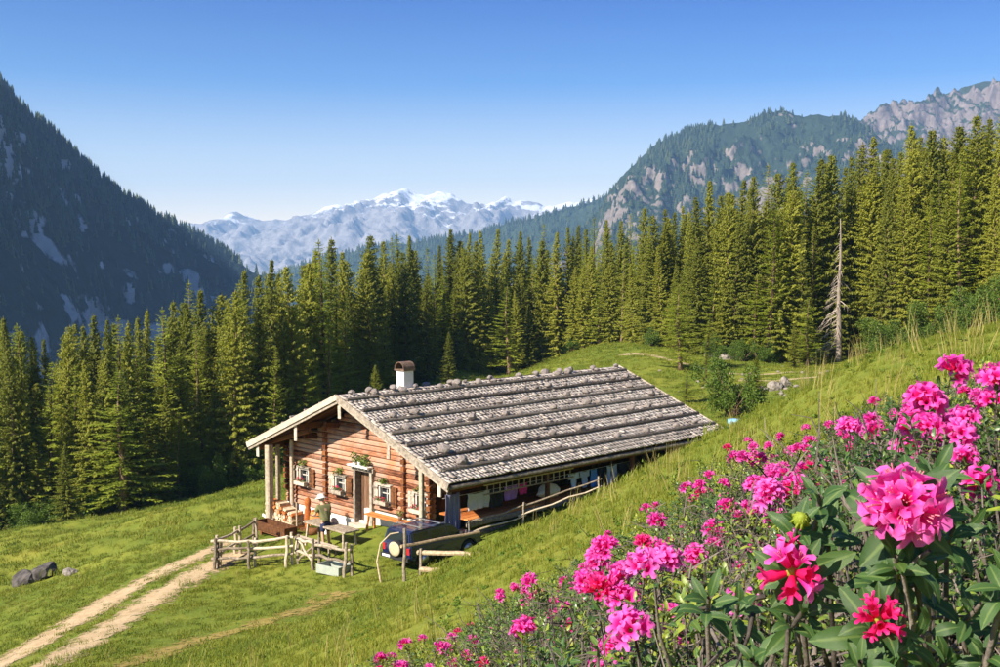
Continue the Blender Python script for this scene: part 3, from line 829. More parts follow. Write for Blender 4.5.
for z in (0.0, 0.30):
    m = MB(); m.tube([(0, 0, z), (0, 4.3, z)], 0.026); m.obj('rail', M_greyo, ld)
for i in range(15):
    m = MB(); m.tube([(0, 0.15 + i * 0.285, -0.02), (0, 0.15 + i * 0.285, 0.32)], 0.017, 5); m.obj('rung', M_greyo, ld)
# --- flower boxes, sprigs
def leaf_cluster(mb, c, r, n, size, rr, flat=1.0):
    for _ in range(n):
        d = Vector((rr.gauss(0, 1), rr.gauss(0, 1), rr.gauss(0, 1))).normalized() * r * rr.random() ** 0.4
        d.z *= flat
        a = Vector((rr.gauss(0, 1), rr.gauss(0, 1), rr.gauss(0, .6) + .2)).normalized(); bvec = a.cross(Vector((rr.gauss(0, 1), rr.gauss(0, 1), rr.gauss(0, 1)))).normalized()
        s = size * rr.uniform(0.6, 1.3); p = Vector(c) + d
        mb.add([p - bvec * s * .5, p + a * s * .5 - bvec * s * .1, p + a * s, p + a * s * .5 + bvec * s * .6], [(0, 1, 2, 3)], rr.random())
for X in WINX:
    rr = random.Random(int(X * 100))
    lab = {0: 'geranium box under the window beside the woodpile corner', 1: 'geranium box under the window just left of the hut door', 2: 'pink geranium box under the window just right of the hut door', 3: 'geranium box under the small window at the porch corner'}[WINX.index(X)]
    fb = empty('flower_box', hw(X, FY - 0.12, 0.70), HR, lab, 'flower box', 'window flower boxes')
    m = MB(); m.box((0, -0.08, 0.06), (0.64, 0.16, 0.13)); m.obj('box', M_grey, fb)
    m = MB()
    for k in range(7): leaf_cluster(m, (-0.27 + k * 0.09, -0.09, 0.17), 0.09, 16, 0.06, rr)
    m.obj('foliage', M_green, fb)
    m = MB()
    for k in range(8):
        c_ = (rr.uniform(-.28, .28), -0.13 + rr.uniform(-.05, .05), 0.2 + rr.uniform(-.04, .07)); leaf_cluster(m, c_, 0.035, 14, 0.035, rr)
    m.obj('blossoms', M_redflower, fb)
    sp = MB(); leaf_cluster(sp, (0, 0, 0), 0.17, 60, 0.09, rr, 0.7)
    o = sp.obj('green_sprig', M_green, None, loc=hw(X + 0.02, FY - 0.10, 1.50)); o.rotation_euler.z = HR
    tag(o, {0: 'green leafy sprig above the window by the woodpile', 1: 'green leafy sprig above the window left of the door', 2: 'green leafy sprig above the window right of the door', 3: 'green leafy sprig above the porch corner window'}[WINX.index(X)], 'sprig', 'sprigs above the windows')
rr = random.Random(8)
ds = empty('door_shelf', hw(-0.10, FY - 0.12, 1.86), HR, 'pale shelf with green plants above the hut door', 'shelf')
m = MB(); m.box((0, -0.06, 0), (1.15, 0.26, 0.05), jit=0.004)
for k in range(6): m.box((-0.45 + 0.18 * k, -0.05, -0.06 + 0.01 * (k % 2)), (0.05, 0.05, 0.12), rot=(0, 0.4 * (-1) ** k, 0))
m.obj('board', M_white, ds)
m = MB()
for x, z, n in ((-0.25, 0.3, 60), (-0.1, 0.14, 30), (0.2, 0.24, 70), (0.33, 0.16, 40)): leaf_cluster(m, (x, -0.06, z), 0.16, n, 0.1, rr, 1.2)
m.obj('foliage', M_green, ds)
m = MB(); m.lathe([(0.06, 0.02), (0.085, 0.16)], 10, (0.02, -0.08, 0)); m.lathe([(0.05, 0.02), (0.07, 0.13)], 10, (-0.25, -0.08, 0)); m.obj('pot', M_white, ds)
# ------------------------------------------------------------------ trees
# x, y, height of each tree of the forest edge (L = larch)
TREES = """-38.5 75.5 16.8;-37.2 77.2 16.1;-37 81.7 15.9;-33.7 77 14.6;-33 77.6 13.6;-32.5 78.8 13.3;-29.8 74.9 13.2;-30.7 79 13.9;-30.4 80.6 13.9;-30.4 82.8 15.2;-26.9 75.4 13.2;-27.3 78.1 13.6 L;-25.6 76.2 12.9;-27.5 84.6 15.3;-26.4 83.7 14.3 L;-23.5 77 13.7 L;-25.7 87.7 15.8;-24.8 88.2 17.2;-23 85.4 15.8;-22.3 85.7 15.3;-20.3 81.3 14.5;-19.3 80.2 14.9;-20 86.5 16.8;-18.1 82.1 15.8;-17.5 84.3 16.8;-16.9 85.6 15.6;-15.7 84.1 15.4;-15.8 89.5 16.1;-14.8 90.9 17.5;-14.9 98 18.1;-13.7 97.5 16.3;-13.2 102.3 15.8;-12.2 104.4 16.7;-11.8 109.4 16.1;-10.9 110.3 16.2;-10.1 110.7 16.2 L;-10.1 119.6 16.5;-9.1 121.1 14.4;-8.1 120.7 14 L;-6.9 120.9 14;-5.6 118.3 15.1;-4.6 118.8 13.7;-3.7 120.5 14.7;-2.7 118.6 14;-2 126.6 16.2;-0.4 123.2 16.2;0.8 128.8 15.6;2.1 124.4 15.7;3.8 131.3 15.1;5.4 130.8 15.7;6.2 121.8 13.9;7.5 122.4 14.1;9.1 128.5 14.3;9.8 122.1 13.1;11 126.6 14.4;11.3 119 13.1 L;11.5 114.4 12.9;13.2 119 13.2;14.3 119.2 13.9 L;14.4 110.9 13.7;14.9 106.4 12.7;15.9 106.9 13.4;17.6 112 13.7;17.8 108.1 14.1;17.3 98.7 14.2;18.6 99.1 15.8;19 96.9 14.4;19.8 95.7 14.6;22.4 103 16.3;21.9 95.5 16.1;23.8 98.9 17.6 L;24.5 96.8 16.7;24.6 93.3 17.1;27.3 99.6 16.7 L;26.7 93.7 17.2;29.2 99.8 17.2;28.4 94.5 17.4;30.8 98.7 17.2;31 95.6 18;32.1 95.4 18;35.5 102.4 16.3;35.5 99.9 16.1;34.6 93.4 17.9;37.6 99.3 16.6;35.2 91.4 16.9;36.8 92.4 15.9;39.7 96.1 16.4;39.2 93.1 16.2;37 86.5 16.4;41.9 95.5 16.5 L;38.7 85.9 16.4;39.8 85.1 16.5;43.6 88.9 16.6;42.1 82.7 15.3;-33.9 70.4 12.9 L;-33.2 70.4 9.5;-33.6 72.8 10.3;-31.7 70.6 11.9;-31 71.1 11.3;-30.1 71.1 5.6;-29.7 72.2 10.8 L;-28.8 72.1 7.6 L;-28.5 73.7 10.2 L;-27.1 72.4 10.6;-27 74.6 10.4;-25.9 73.1 10.6;-25.6 73.9 9.9;-25.3 74.8 6.2;-24.9 76.1 8.6 L;-23.8 74.4 6.4;-23 75 8.3;-22.5 76.3 6.3 L;-22.2 78.1 8.1;-21.6 78.9 8.1;-20.9 79.9 7.8;-20.1 80.7 9.4;-19.3 80.3 9.7 L;-18.9 82.4 8.9;-18 82.1 10.6;-16.8 81 10 L;-16.3 83 12.4;-15.6 84.1 7.6 L;-14.9 83.6 9.1 L;-14.7 86 10;-13.7 86.7 10.6 L;-13.4 90.8 8.1;-12.8 92.7 11.8 L;-12.4 96.4 7.2;-11.4 99.1 13.5;-10.8 101.9 10.7;-10.2 105.9 6.7;-9.2 107 13.8;-8.7 110.1 7.5;-7.3 110 10.7;-6.8 113.6 9.8 L;-6 114.3 8.4;-4.8 116.9 8.6 L;-3.6 116.3 12.9;-2.3 117 10.3;-0.9 118.7 7.7;0.2 120 6.9;1.6 118.9 8.8;3.2 120.3 7.1;4.7 122.8 8.5;5.8 122.6 8.9;6.8 122.3 9.9;8 118.4 9.2;8.8 117.6 8.9;9.7 117.6 10.8;10.4 114.8 6.7 L;11.5 114.3 8.4;12.6 113.5 10.2 L;13.3 109.7 7.9;14.3 107.1 8.9;15.4 105.1 9.7;16.1 101 6.5 L;16.8 98.6 7.3 L;17.7 96.6 10.4;18.6 95.9 7.6 L;19.4 94.8 5.3;20.2 94.5 12.8;21.4 95 10.7;21.9 93.6 7.5 L;22.4 91 13.5 L;23.5 91.2 12.2;24.4 91.9 14.5;24.8 90.7 10.5;26 91.8 11.5 L;31.5 93.7 15;31.5 90.5 13.4;32 89.7 9;32.9 89.1 13.6;33.5 88.9 10.5;34.1 87.6 11.4;35.4 88.5 13.2 L;35 85.9 10.5;35.6 85.2 13.2 L;37.4 86.7 8.2 L;37.7 85.9 11.3;37.4 83.6 11.3;37.3 81.4 10.2;38.3 82.1 10;38.3 80.6 11.5 L;-35.9 75.3 12.5;-34.3 73.8 12.1;-34.1 75.8 13.5;-33.2 75.8 10.6;-32.4 76.6 10.1;-30.9 75.2 9.4 L;-30.3 75.8 12.9;-29.8 76.7 12.2;-28.6 76.1 10;-28 76.8 9.1;-27.7 78.8 9.1 L;-26.9 79 11.9;-25.6 77.2 11.2 L;-25.9 80.3 11.2;-24.5 79.7 9;-23 78.2 11.3;-23.5 81.9 14.3;-22.4 80.7 12.8 L;-21.4 81.2 12.5;-20.6 81.4 11.4;-20.4 83.8 13.1 L;-19.1 81.6 14.8;-19.2 85.8 12.4 L;-18.2 86.8 16.2;-17 85.8 10.9 L;-16.5 88.3 12.2;-15.3 88.8 12.9 L;-14.4 89.4 15.7 L;-13.6 91.1 14.1;-13.1 94.6 12.4;-12.5 99.5 10.1;-11.5 102.6 14.9;-10.8 108.8 13.4;-9.7 111.5 11.8;-8.3 112 11.7;-7 117.1 13 L;-5.9 117 10.2 L;-4.5 117.6 12.6;-3.3 121 11.4;-2.1 120.3 9.6;-1.2 119.9 9.8;0.4 121.1 11.7 L;2.1 122.6 10.6;3.3 123.8 9.1;4.6 123.8 13.7;5.6 123.1 10.2;7.1 122.8 8.4 L;8.3 122.8 12.8;9.7 120.7 10.6 L;10.7 119.2 10.6 L;12 116.6 6.8;13.3 114 7.6;14.1 111.4 7.4;14.8 108.9 10.4;15.6 106.3 11.5;16.6 103.9 8.1;17.4 102.8 8.7;17.7 100.2 11.1;19.1 99.7 10.6 L;20.1 99.4 13.9 L;21.3 99 14.9;21.9 97.7 12.3 L;22.7 97.3 13.6;23.1 94.9 11.6;24.2 94.9 12.5;25.3 93.9 12.1;27.2 96.3 12.7;28.7 96.6 14.3;30 96.6 14.7 L;31.8 98.2 15.4 L;31.7 95.3 16;32.1 94.3 16.3;32.9 93 15.6;34.7 95.1 16.7 L;34.4 91.8 15.6;35.1 91 15.4;36.5 92.3 14.1;36.8 90 14.3;37.3 88.3 13.1;37.6 86.8 15.4;38.6 86.4 13.4;40.2 88 13.2 L;39.6 85.3 14.4;40.5 84.8 15.3 L;-36.8 77.8 13.4;-37.9 82.3 15.2;-36.6 81.2 15.5;-35.7 81.8 14.8;-32.9 77.6 12.1;-33.1 81.1 11.2;-31.8 80.6 11.5 L;-30.4 79.8 12.1;-31.2 83.9 14;-29.4 81.1 12.9;-29.5 83.7 14.6;-29.3 85.9 12.4;-27.5 82.7 12.1;-26.8 83.6 14.5;-25.4 82.6 12.5;-25.2 85 14.2;-24.7 86.4 15.4;-23.1 85 13;-22.2 85.9 12.6 L;-21.3 85.1 12.5;-21 87.5 12.8;-20.2 86.9 16 L;-19.2 86.8 13.3;-19 91 14.9;-17.8 89.9 14.8 L;-17.4 92.8 13.4;-16.3 93.2 16.4;-15.5 94.6 17.3;-15 98.3 15.2;-14.4 100.7 13.7;-13.6 102.1 15.3;-12.6 107 14;-12.2 112.8 13.8;-11.1 111.6 13.9;-10.6 118.5 15.1;-9.6 120.1 14.6;-8.2 119.6 11.4;-6.7 124.6 11.1;-5.6 125.2 13.8;-4.4 125.4 11;-2.8 123.3 14;-1 129.3 13.6;0.7 128.9 13.9;2.4 125.2 14.5;3.6 128.1 12.1 L;5.1 128 12.7;6.7 126.9 11 L;8.6 127.6 12;10.1 126.1 9.7;11.6 126.1 10;12.4 121.1 11;13.7 119.8 11.5;14.3 114.6 10.7;15.8 114.5 10.4;16.3 108.4 12.7;17.5 107.6 13.3;18.1 104.2 13.3;18.7 102 12.3;20.8 106 13.3;21.6 104.6 12.9;22.4 104.2 15.3;22.6 98.4 15.4;23.6 98.1 14.3;24.9 99.2 14.7 L;26.4 102 16;28.1 102.4 14.9;29.2 102.8 14.3;29.9 100.2 15.7 L;32.9 105.1 16;33.4 103.7 17.2 L;33.3 99.3 14.7;34 97.4 13.8;34.6 96.2 15.8;35.9 96.1 16.6;38.1 98.8 15.5;38.6 96.3 15.1;39.7 95.6 15.3;41 96.6 15.1;39.2 90 14.2;41.8 93.7 16.3;41 89.4 15.7;43.3 92.5 13.8 L;43.5 90.7 15.4"""
M_bark = wood('conifer_bark', S((72, 56, 44)), S((140, 116, 94)), (5, 5, 1), 2.0, objr=True)
M_spruce = leafy('spruce_needles', [(0.0, (0.11, 0.13, 0.020)), (0.5, (0.215, 0.230, 0.030)), (1.0, (0.38, 0.38, 0.055))], objr=0.6, trans=0.42, rough=0.55)
M_larch = leafy('larch_needles', [(0.0, (0.19, 0.24, 0.026)), (0.5, (0.28, 0.33, 0.038)), (1.0, (0.38, 0.41, 0.055))], objr=0.4, trans=0.35)
def conifer(kind, seed, H=16.0):
    r = np.random.default_rng(seed)
    larch = kind == 'larch'
    R0 = (r.uniform(1.55, 2.35) if not larch else r.uniform(1.9, 2.6))
    clear = H * (0.03 if not larch else 0.10) * r.uniform(0.6, 1.3)
    crook = lambda z: np.stack([0.10 * np.sin(z * 0.35 + seed), 0.10 * np.cos(z * 0.27 + seed * 2)], -1)
    V = []; A = []; pw_ = r.uniform(0.55, 0.85)
    z = clear
    while z < H - 0.12:
        t = (z - clear) / (H - clear)
        prof = (1 - t) ** (pw_ if not larch else 0.72)
        if t < 0.12: prof *= 0.75 + t * 2
        nb = r.integers(6, 9) if not larch else r.integers(5, 8)
        a0 = r.uniform(0, 6.28)
        gap = r.random() < (0.06 if not larch else 0.15)
        for k in range(nb):
            if gap and r.random() < 0.6: continue
            az = a0 + 2 * pi * k / nb + r.normal(0, 0.35); zb = z + r.uniform(-.22, .22) * (1 - t)
            L = R0 * prof * r.uniform(0.42, 1.15) * (1 + 0.18 * np.sin(az * 2 + seed)) + 0.05
            droop = (0.42 - 0.75 * t) + r.normal(0, 0.10) if not larch else (0.12 - 0.5 * t) + r.normal(0, 0.15)
            n = max(5, int(L / (0.075 if not larch else 0.085)))
            s = (np.arange(n) + r.random(n)) / n * 0.92 + 0.08
            s = np.concatenate([s, s * 0.97 + 0.02]); side = np.concatenate([np.ones(n), -np.ones(n)])
            if not larch: 
                s = np.concatenate([s, s[:n]]); side = np.concatenate([side, r.normal(0, 0.15, n)])
            m = len(s)
            ca, sa = np.cos(az), np.sin(az)
            rad = s * L
            zz = zb - droop * L * s + 0.30 * L * s * s * (0.6 if not larch else 0.35) + r.normal(0, 0.03, m)
            c = crook(np.array([z]))[0]
            P = np.stack([c[0] + ca * rad, c[1] + sa * rad, zz], -1)
            tl = (0.10 + 0.17 * L * (1 - 0.65 * s)) * r.uniform(0.6, 1.35, m)
            ang = az + side * r.uniform(0.5, 1.15, m)
            hang = r.uniform(0.45, 1.9, m) if not larch else r.uniform(-0.25, 0.55, m)
            D = np.stack([np.cos(ang), np.sin(ang), -hang], -1)
            D /= np.linalg.norm(D, axis=1)[:, None]
            Wv = np.cross(D, np.stack([r.normal(0, .35, m), r.normal(0, .35, m), np.ones(m)], -1)); Wv /= np.linalg.norm(Wv, axis=1)[:, None] + 1e-9
            w = (0.038 + 0.016 * r.random(m)) * (1.0 if not larch else 0.85) * (0.7 + 0.25 * L)
            tl = tl[:, None]; w = w[:, None]
            q = np.stack([P, P + D * tl * .45 + Wv * w, P + D * tl, P + D * tl * .45 - Wv * w], 1)
            V.append(q.reshape(-1, 3)); A.append(np.repeat(np.clip(r.normal(0.5, 0.22, m), 0, 1), 4))
        z += (0.15 + 0.15 * (1 - t)) * r.uniform(0.8, 1.2) * (1.0 if not larch else 1.45)
    # leader
    for k in range(14):
        zt = H - 0.5 + 0.04 * k; a = r.uniform(0, 6.28); P = np.array([*crook(np.array([zt]))[0], zt]); D = np.array([cos(a) * .5, sin(a) * .5, .8]) * 0.22 * (1 - k / 18)
        Wv = np.array([-sin(a), cos(a), 0]) * 0.03
        V.append(np.stack([P, P + D * .5 + Wv, P + D, P + D * .5 - Wv])); A.append(np.full(4, 0.6))
    V = np.concatenate(V); A = np.concatenate(A)
    Fq = np.arange(len(V)).reshape(-1, 4)
    crown = np_mesh(kind + '_crown', V, Fq, M_larch if larch else M_spruce, False, {'rnd': A})
    tm = MB(); zs = np.linspace(-0.6, H - 0.1, 12); cc = crook(zs)
    tm.tube([(cc[i][0], cc[i][1], zs[i]) for i in range(12)], [max(0.015, 0.21 * (1 - z_ / H) ** 0.9 + (0.10 if z_ < 0.1 else 0)) for z_ in zs], 7)
    rr = random.Random(seed)
    for _ in range(26):                                             # dead snags low on the trunk
        z_ = rr.uniform(clear * .6, H * 0.55); a = rr.uniform(0, 6.28); L = rr.uniform(.4, 1.3); x, y = crook(np.array([z_]))[0]
        tm.tube([(x, y, z_), (x + cos(a) * L, y + sin(a) * L, z_ - 0.25 * L)], [0.025, 0.006], 3, cap=False)
    return crown, tm.mesh(kind + '_trunk', M_bark, True)
SPR = [conifer('spruce', 200 + i) for i in range(10)]
LAR = [conifer('larch', 300 + i) for i in range(4)]
tr_ = random.Random(21)
def plant_conifer(x, y, h, larch, label, group, name=None, xy=None):
    cr, tk = tr_.choice(LAR if larch else SPR)
    name = name or ('larch_tree' if larch else 'spruce_tree')
    e = empty(name, (x, y, gz(x, y)), tr_.uniform(0, 6.28), label, 'tree', group)
    e.rotation_euler.x = tr_.gauss(0, .018); e.rotation_euler.y = tr_.gauss(0, .018)
    s = h / 16.0; w = xy or max(s, 0.62) * tr_.uniform(0.95, 1.40)
    for nm, me in (('trunk', tk), ('crown', cr)):
        o = bpy.data.objects.new(nm, me); COL.objects.link(o); o.parent = e; o.scale = (w, w, s)
    return e
for row in TREES.split(';'):
    p = row.split(); x, y, h = float(p[0]), float(p[1]), float(p[2]); larch = len(p) > 3 or tr_.random() < 0.10
    d_in = y - float(forest_y(x))
    small = h < 9
    if x < -13:
        if larch: lab, grp = 'light green feathery larch at the forest edge below the left meadow', 'larches below the left meadow'
        elif small: lab, grp = 'low young spruce at the forest edge below the left meadow', 'young spruces below the left meadow'
        elif d_in < 3: lab, grp = 'spruce in the front row of the forest below the left meadow', 'front spruces below the left meadow'
        else: lab, grp = 'tall spruce deeper in the forest below the left meadow', 'inner spruces below the left meadow'
    elif x < 14:
        if larch: lab, grp = 'light green larch in the forest behind the hut roof', 'larches behind the hut'
        elif small: lab, grp = 'low young spruce at the forest edge behind the hut', 'young spruces behind the hut'
        elif d_in < 3: lab, grp = 'spruce in the front row of the forest behind the hut roof', 'front spruces behind the hut'
        else: lab, grp = 'tall spruce deeper in the forest behind the hut', 'inner spruces behind the hut'
    else:
        if larch: lab, grp = 'yellow-green larch among the dark spruces above the footpath', 'larches above the footpath'
        elif small: lab, grp = 'low young spruce at the forest edge above the footpath', 'young spruces above the footpath'
        elif d_in < 3: lab, grp = 'spruce in the front row of the forest above the footpath', 'front spruces above the footpath'
        else: lab, grp = 'tall dark spruce deeper in the forest above the footpath', 'inner spruces above the footpath'
    wr = tr_.uniform(0.95, 1.40)
    if not small: lab = ('slim ' if wr < 1.1 else 'broad ' if wr > 1.27 else '') + ('lofty ' if h > 14.5 else 'mid-height ' if h < 11.5 else '') + lab.replace('tall dark ', 'dark ').replace('tall ', '')
    plant_conifer(x, y, h, larch, lab, grp, xy=max(h / 16.0, 0.62) * wr)
# trees that stand alone
for (x, y, h, l, lab) in ((-24.9, 71.5, 9.5, True, 'bushy bright green larch at the dark foot of the left forest'), (-27.5, 69.0, 5.0, False, 'small spruce standing out on the left meadow edge'),
                          (0.8, 113.0, 9.2, True, 'slender pale larch standing in front of the dark spruces behind the hut'), (13.5, 82.4, 6.4, True, 'thin young larch on the meadow beyond the roof end'),
                          (14.1, 75.1, 2.4, True, 'waist-high larch sapling beside the meadow path'), (14.3, 61.0, 2.9, False, 'small dark spruce beside the round bush at the roof end'),
                          (-4.6, 99.0, 5.2, False, 'small spruce just behind the roof ridge beside the chimney'), (-9.2, 82.0, 5.5, False, 'small spruce in the shade left of the chimney'),
                          (16.2, 86.0, 3.6, True, 'bright larch sapling on the meadow just below the long boulder'), (11.6, 68.0, 2.2, True, 'small feathery larch sapling in the grass behind the roof end'), (22.5, 84.0, 3.2, False, 'stub spruce sapling between the footpath and the dead trunk'), (24.5, 87.5, 5.5, True, 'low bright larch in front of the forest beside the dead trunk')):
    plant_conifer(x, y, h, l, lab, None, xy=max(.42, h / 16 * (2.3 if l else 1.5)))
# deeper forest: one mass
def deep_forest():
    r = np.random.default_rng(77); n = 900
    x = r.uniform(-130, 150, n); y = forest_y(x) + r.uniform(14, 110, n)
    z = ground(x, y)
    # no taller than the edge trees as seen from the meadow
    h = np.clip(r.uniform(9, 13, n), 4, 16)
    V, A_ = [], []
    cr = []
    rings = 9; K = 9
    for i in range(n):
        for k in range(rings):
            t0 = k / rings; zz0 = z[i] + h[i] * (0.05 + 0.95 * t0); rr_ = 2.1 * (1 - t0) * r.uniform(.8, 1.15) + .1
            zz1 = zz0 + h[i] * 0.24; a = r.uniform(0, 6.28) + np.arange(K) * 2 * pi / K + r.normal(0, .15, K)
            R_ = rr_ * r.uniform(.65, 1.15, K)
            P0 = np.stack([x[i] + np.cos(a) * R_, y[i] + np.sin(a) * R_, zz0 - 0.25 * R_], -1)
            b_ = a + 2 * pi / K * 0.8
            P1 = np.stack([x[i] + np.cos(b_) * R_ * .6, y[i] + np.sin(b_) * R_ * .6, zz0 + 0.1 + 0 * R_], -1)
            T = np.repeat([[x[i], y[i], zz1]], K, 0)
            V.append(np.stack([P0, P1, T], 1).reshape(-1, 3)); A_.append(np.full(3 * K, r.random()))
    V = np.concatenate(V); o = mesh_obj('forest', np_mesh('forest', V, np.arange(len(V)).reshape(-1, 3), M_spruce, False, {'rnd': np.concatenate(A_)}))
    tag(o, 'deep spruce forest behind the edge trees', 'forest', kind='stuff')
deep_forest()
# dead spruce
def dead_tree():
    x, y = 27.6, 89.5; rr = random.Random(5); H = 11.6
    e = empty('dead_spruce', (x, y, gz(x, y)), 0, 'bare grey dead spruce trunk at the forest edge', 'tree')
    m_ = wood('dead_wood', S((124, 112, 102)), S((190, 176, 162)), (4, 4, 1), 2.0)
    m = MB(); m.tube([(0.05 * sin(k), 0, -0.4 + (H + .4) * k / 10) for k in range(11)], [0.26 * (1 - k / 10.6) + .02 for k in range(11)], 7); m.obj('trunk', m_, e, True)
    m = MB(); z = 1.0
    while z < H - 1:
        for k in range(rr.randint(1, 3)):
            a = rr.uniform(0, 6.28) if rr.random() < .35 else rr.gauss(pi, .7); L = (0.2 + 2.3 * max(0, 1 - z / (H * .8)) ** 1.1) * rr.uniform(.4, 1.1)
            if a < 1.2 and rr.random() < .5: continue
            pts = [Vector((cos(a) * L * s, sin(a) * L * s, z - 0.55 * L * s ** 1.2)) for s in (0, .35, .7, 1)]
            m.tube(pts, [0.035, 0.028, 0.018, 0.006], 4, cap=False)
            for q in range(int(L * 6)):
                s = rr.uniform(.3, 1); p = Vector((cos(a) * L * s, sin(a) * L * s, z - 0.55 * L * s ** 1.2)); b_ = a + rr.choice((-1, 1)) * rr.uniform(.4, 1)
                m.tube([p, p + Vector((cos(b_), sin(b_), -1.3)) * rr.uniform(.15, .45)], [0.014, 0.004], 3, cap=False)
        z += rr.uniform(0.14, .34)
    tag(m.obj('branches', m_, e), kind='stuff')
dead_tree()
# broad-leaved bushes
M_bush = leafy('bush_leaves', [(0.0, (0.035, 0.075, 0.010)), (0.5, (0.09, 0.15, 0.02)), (1.0, (0.17, 0.23, 0.04))], objr=0.25, trans=0.35)
def bush_mesh(seed):
    r = np.random.default_rng(seed); V = []; A = []
    nl = 22
    cs = np.stack([r.normal(0, .42, nl), r.normal(0, .42, nl), np.abs(r.normal(.5, .25, nl)) + .1], -1)
    for c in cs:
        n = 260; d = r.normal(0, 1, (n, 3)); d /= np.linalg.norm(d, axis=1)[:, None]; P = c + d * (0.26 * r.random(n) ** .35)[:, None]
        P[:, 2] = np.abs(P[:, 2])
        D = d * .5 + r.normal(0, .6, (n, 3)); D /= np.linalg.norm(D, axis=1)[:, None]; Wv = np.cross(D, r.normal(0, 1, (n, 3))); Wv /= np.linalg.norm(Wv, axis=1)[:, None]
        s = (.034 * r.uniform(.6, 1.4, n))[:, None]
        V.append(np.stack([P, P + D * s + Wv * s * .6, P + D * s * 2, P + D * s - Wv * s * .6], 1).reshape(-1, 3)); A.append(np.repeat(np.clip(r.normal(.5, .25, n), 0, 1), 4))
    V = np.concatenate(V)
    tm = MB()
    for c in cs: tm.tube([(0, 0, -.1), (c[0] * .4, c[1] * .4, c[2] * .5), tuple(c)], [.03, .02, .008], 4, cap=False)
    return np_mesh('bush_foliage', V, np.arange(len(V)).reshape(-1, 4), M_bush, False, {'rnd': np.concatenate(A)}), tm.mesh('bush_stems', M_bark)
BUSH = [bush_mesh(400 + i) for i in range(4)]
def bush(x, y, w, h, label, group=None):
    e = empty('leafy_bush', (x, y, gz(x, y)), tr_.uniform(0, 6.28), label, 'bush', group)
    f, s = tr_.choice(BUSH)
    for nm, me in (('stems', s), ('foliage', f)):
        o = bpy.data.objects.new(nm, me); COL.objects.link(o); o.parent = e; o.scale = (w, w, h)
bush(12.6, 59.5, 1.75, 2.1, 'round dark green bush beside the far end of the roof')
bush(13.7, 60.6, 1.2, 1.4, 'lower bush between the round bush and the small spruce')
for i in range(16):
    t = i / 15; x = 30.5 + 12.5 * t + tr_.uniform(-1, 1); y = float(forest_y(x)) - tr_.uniform(1.5, 6)
    bush(x, y, tr_.uniform(1.2, 2.3), tr_.uniform(1.4, 2.9), 'light green leafy bush on the slope right of the dead trunk', 'bushes right of the dead trunk')
for i in range(12):
    x = tr_.uniform(-34, -13); y = float(forest_y(x)) - tr_.uniform(0, 2.0)
    bush(x, y, tr_.uniform(.9, 1.8), tr_.uniform(1.0, 2.2), 'leafy bush at the foot of the forest below the left meadow', 'bushes at the foot of the left forest')
for i in range(9):
    x = tr_.uniform(-6, 28); y = float(forest_y(x)) - tr_.uniform(0, 1.5)
    bush(x, y, tr_.uniform(.8, 1.4), tr_.uniform(.8, 1.6), 'leafy bush at the foot of the forest behind the hut', 'bushes at the foot of the forest behind the hut')
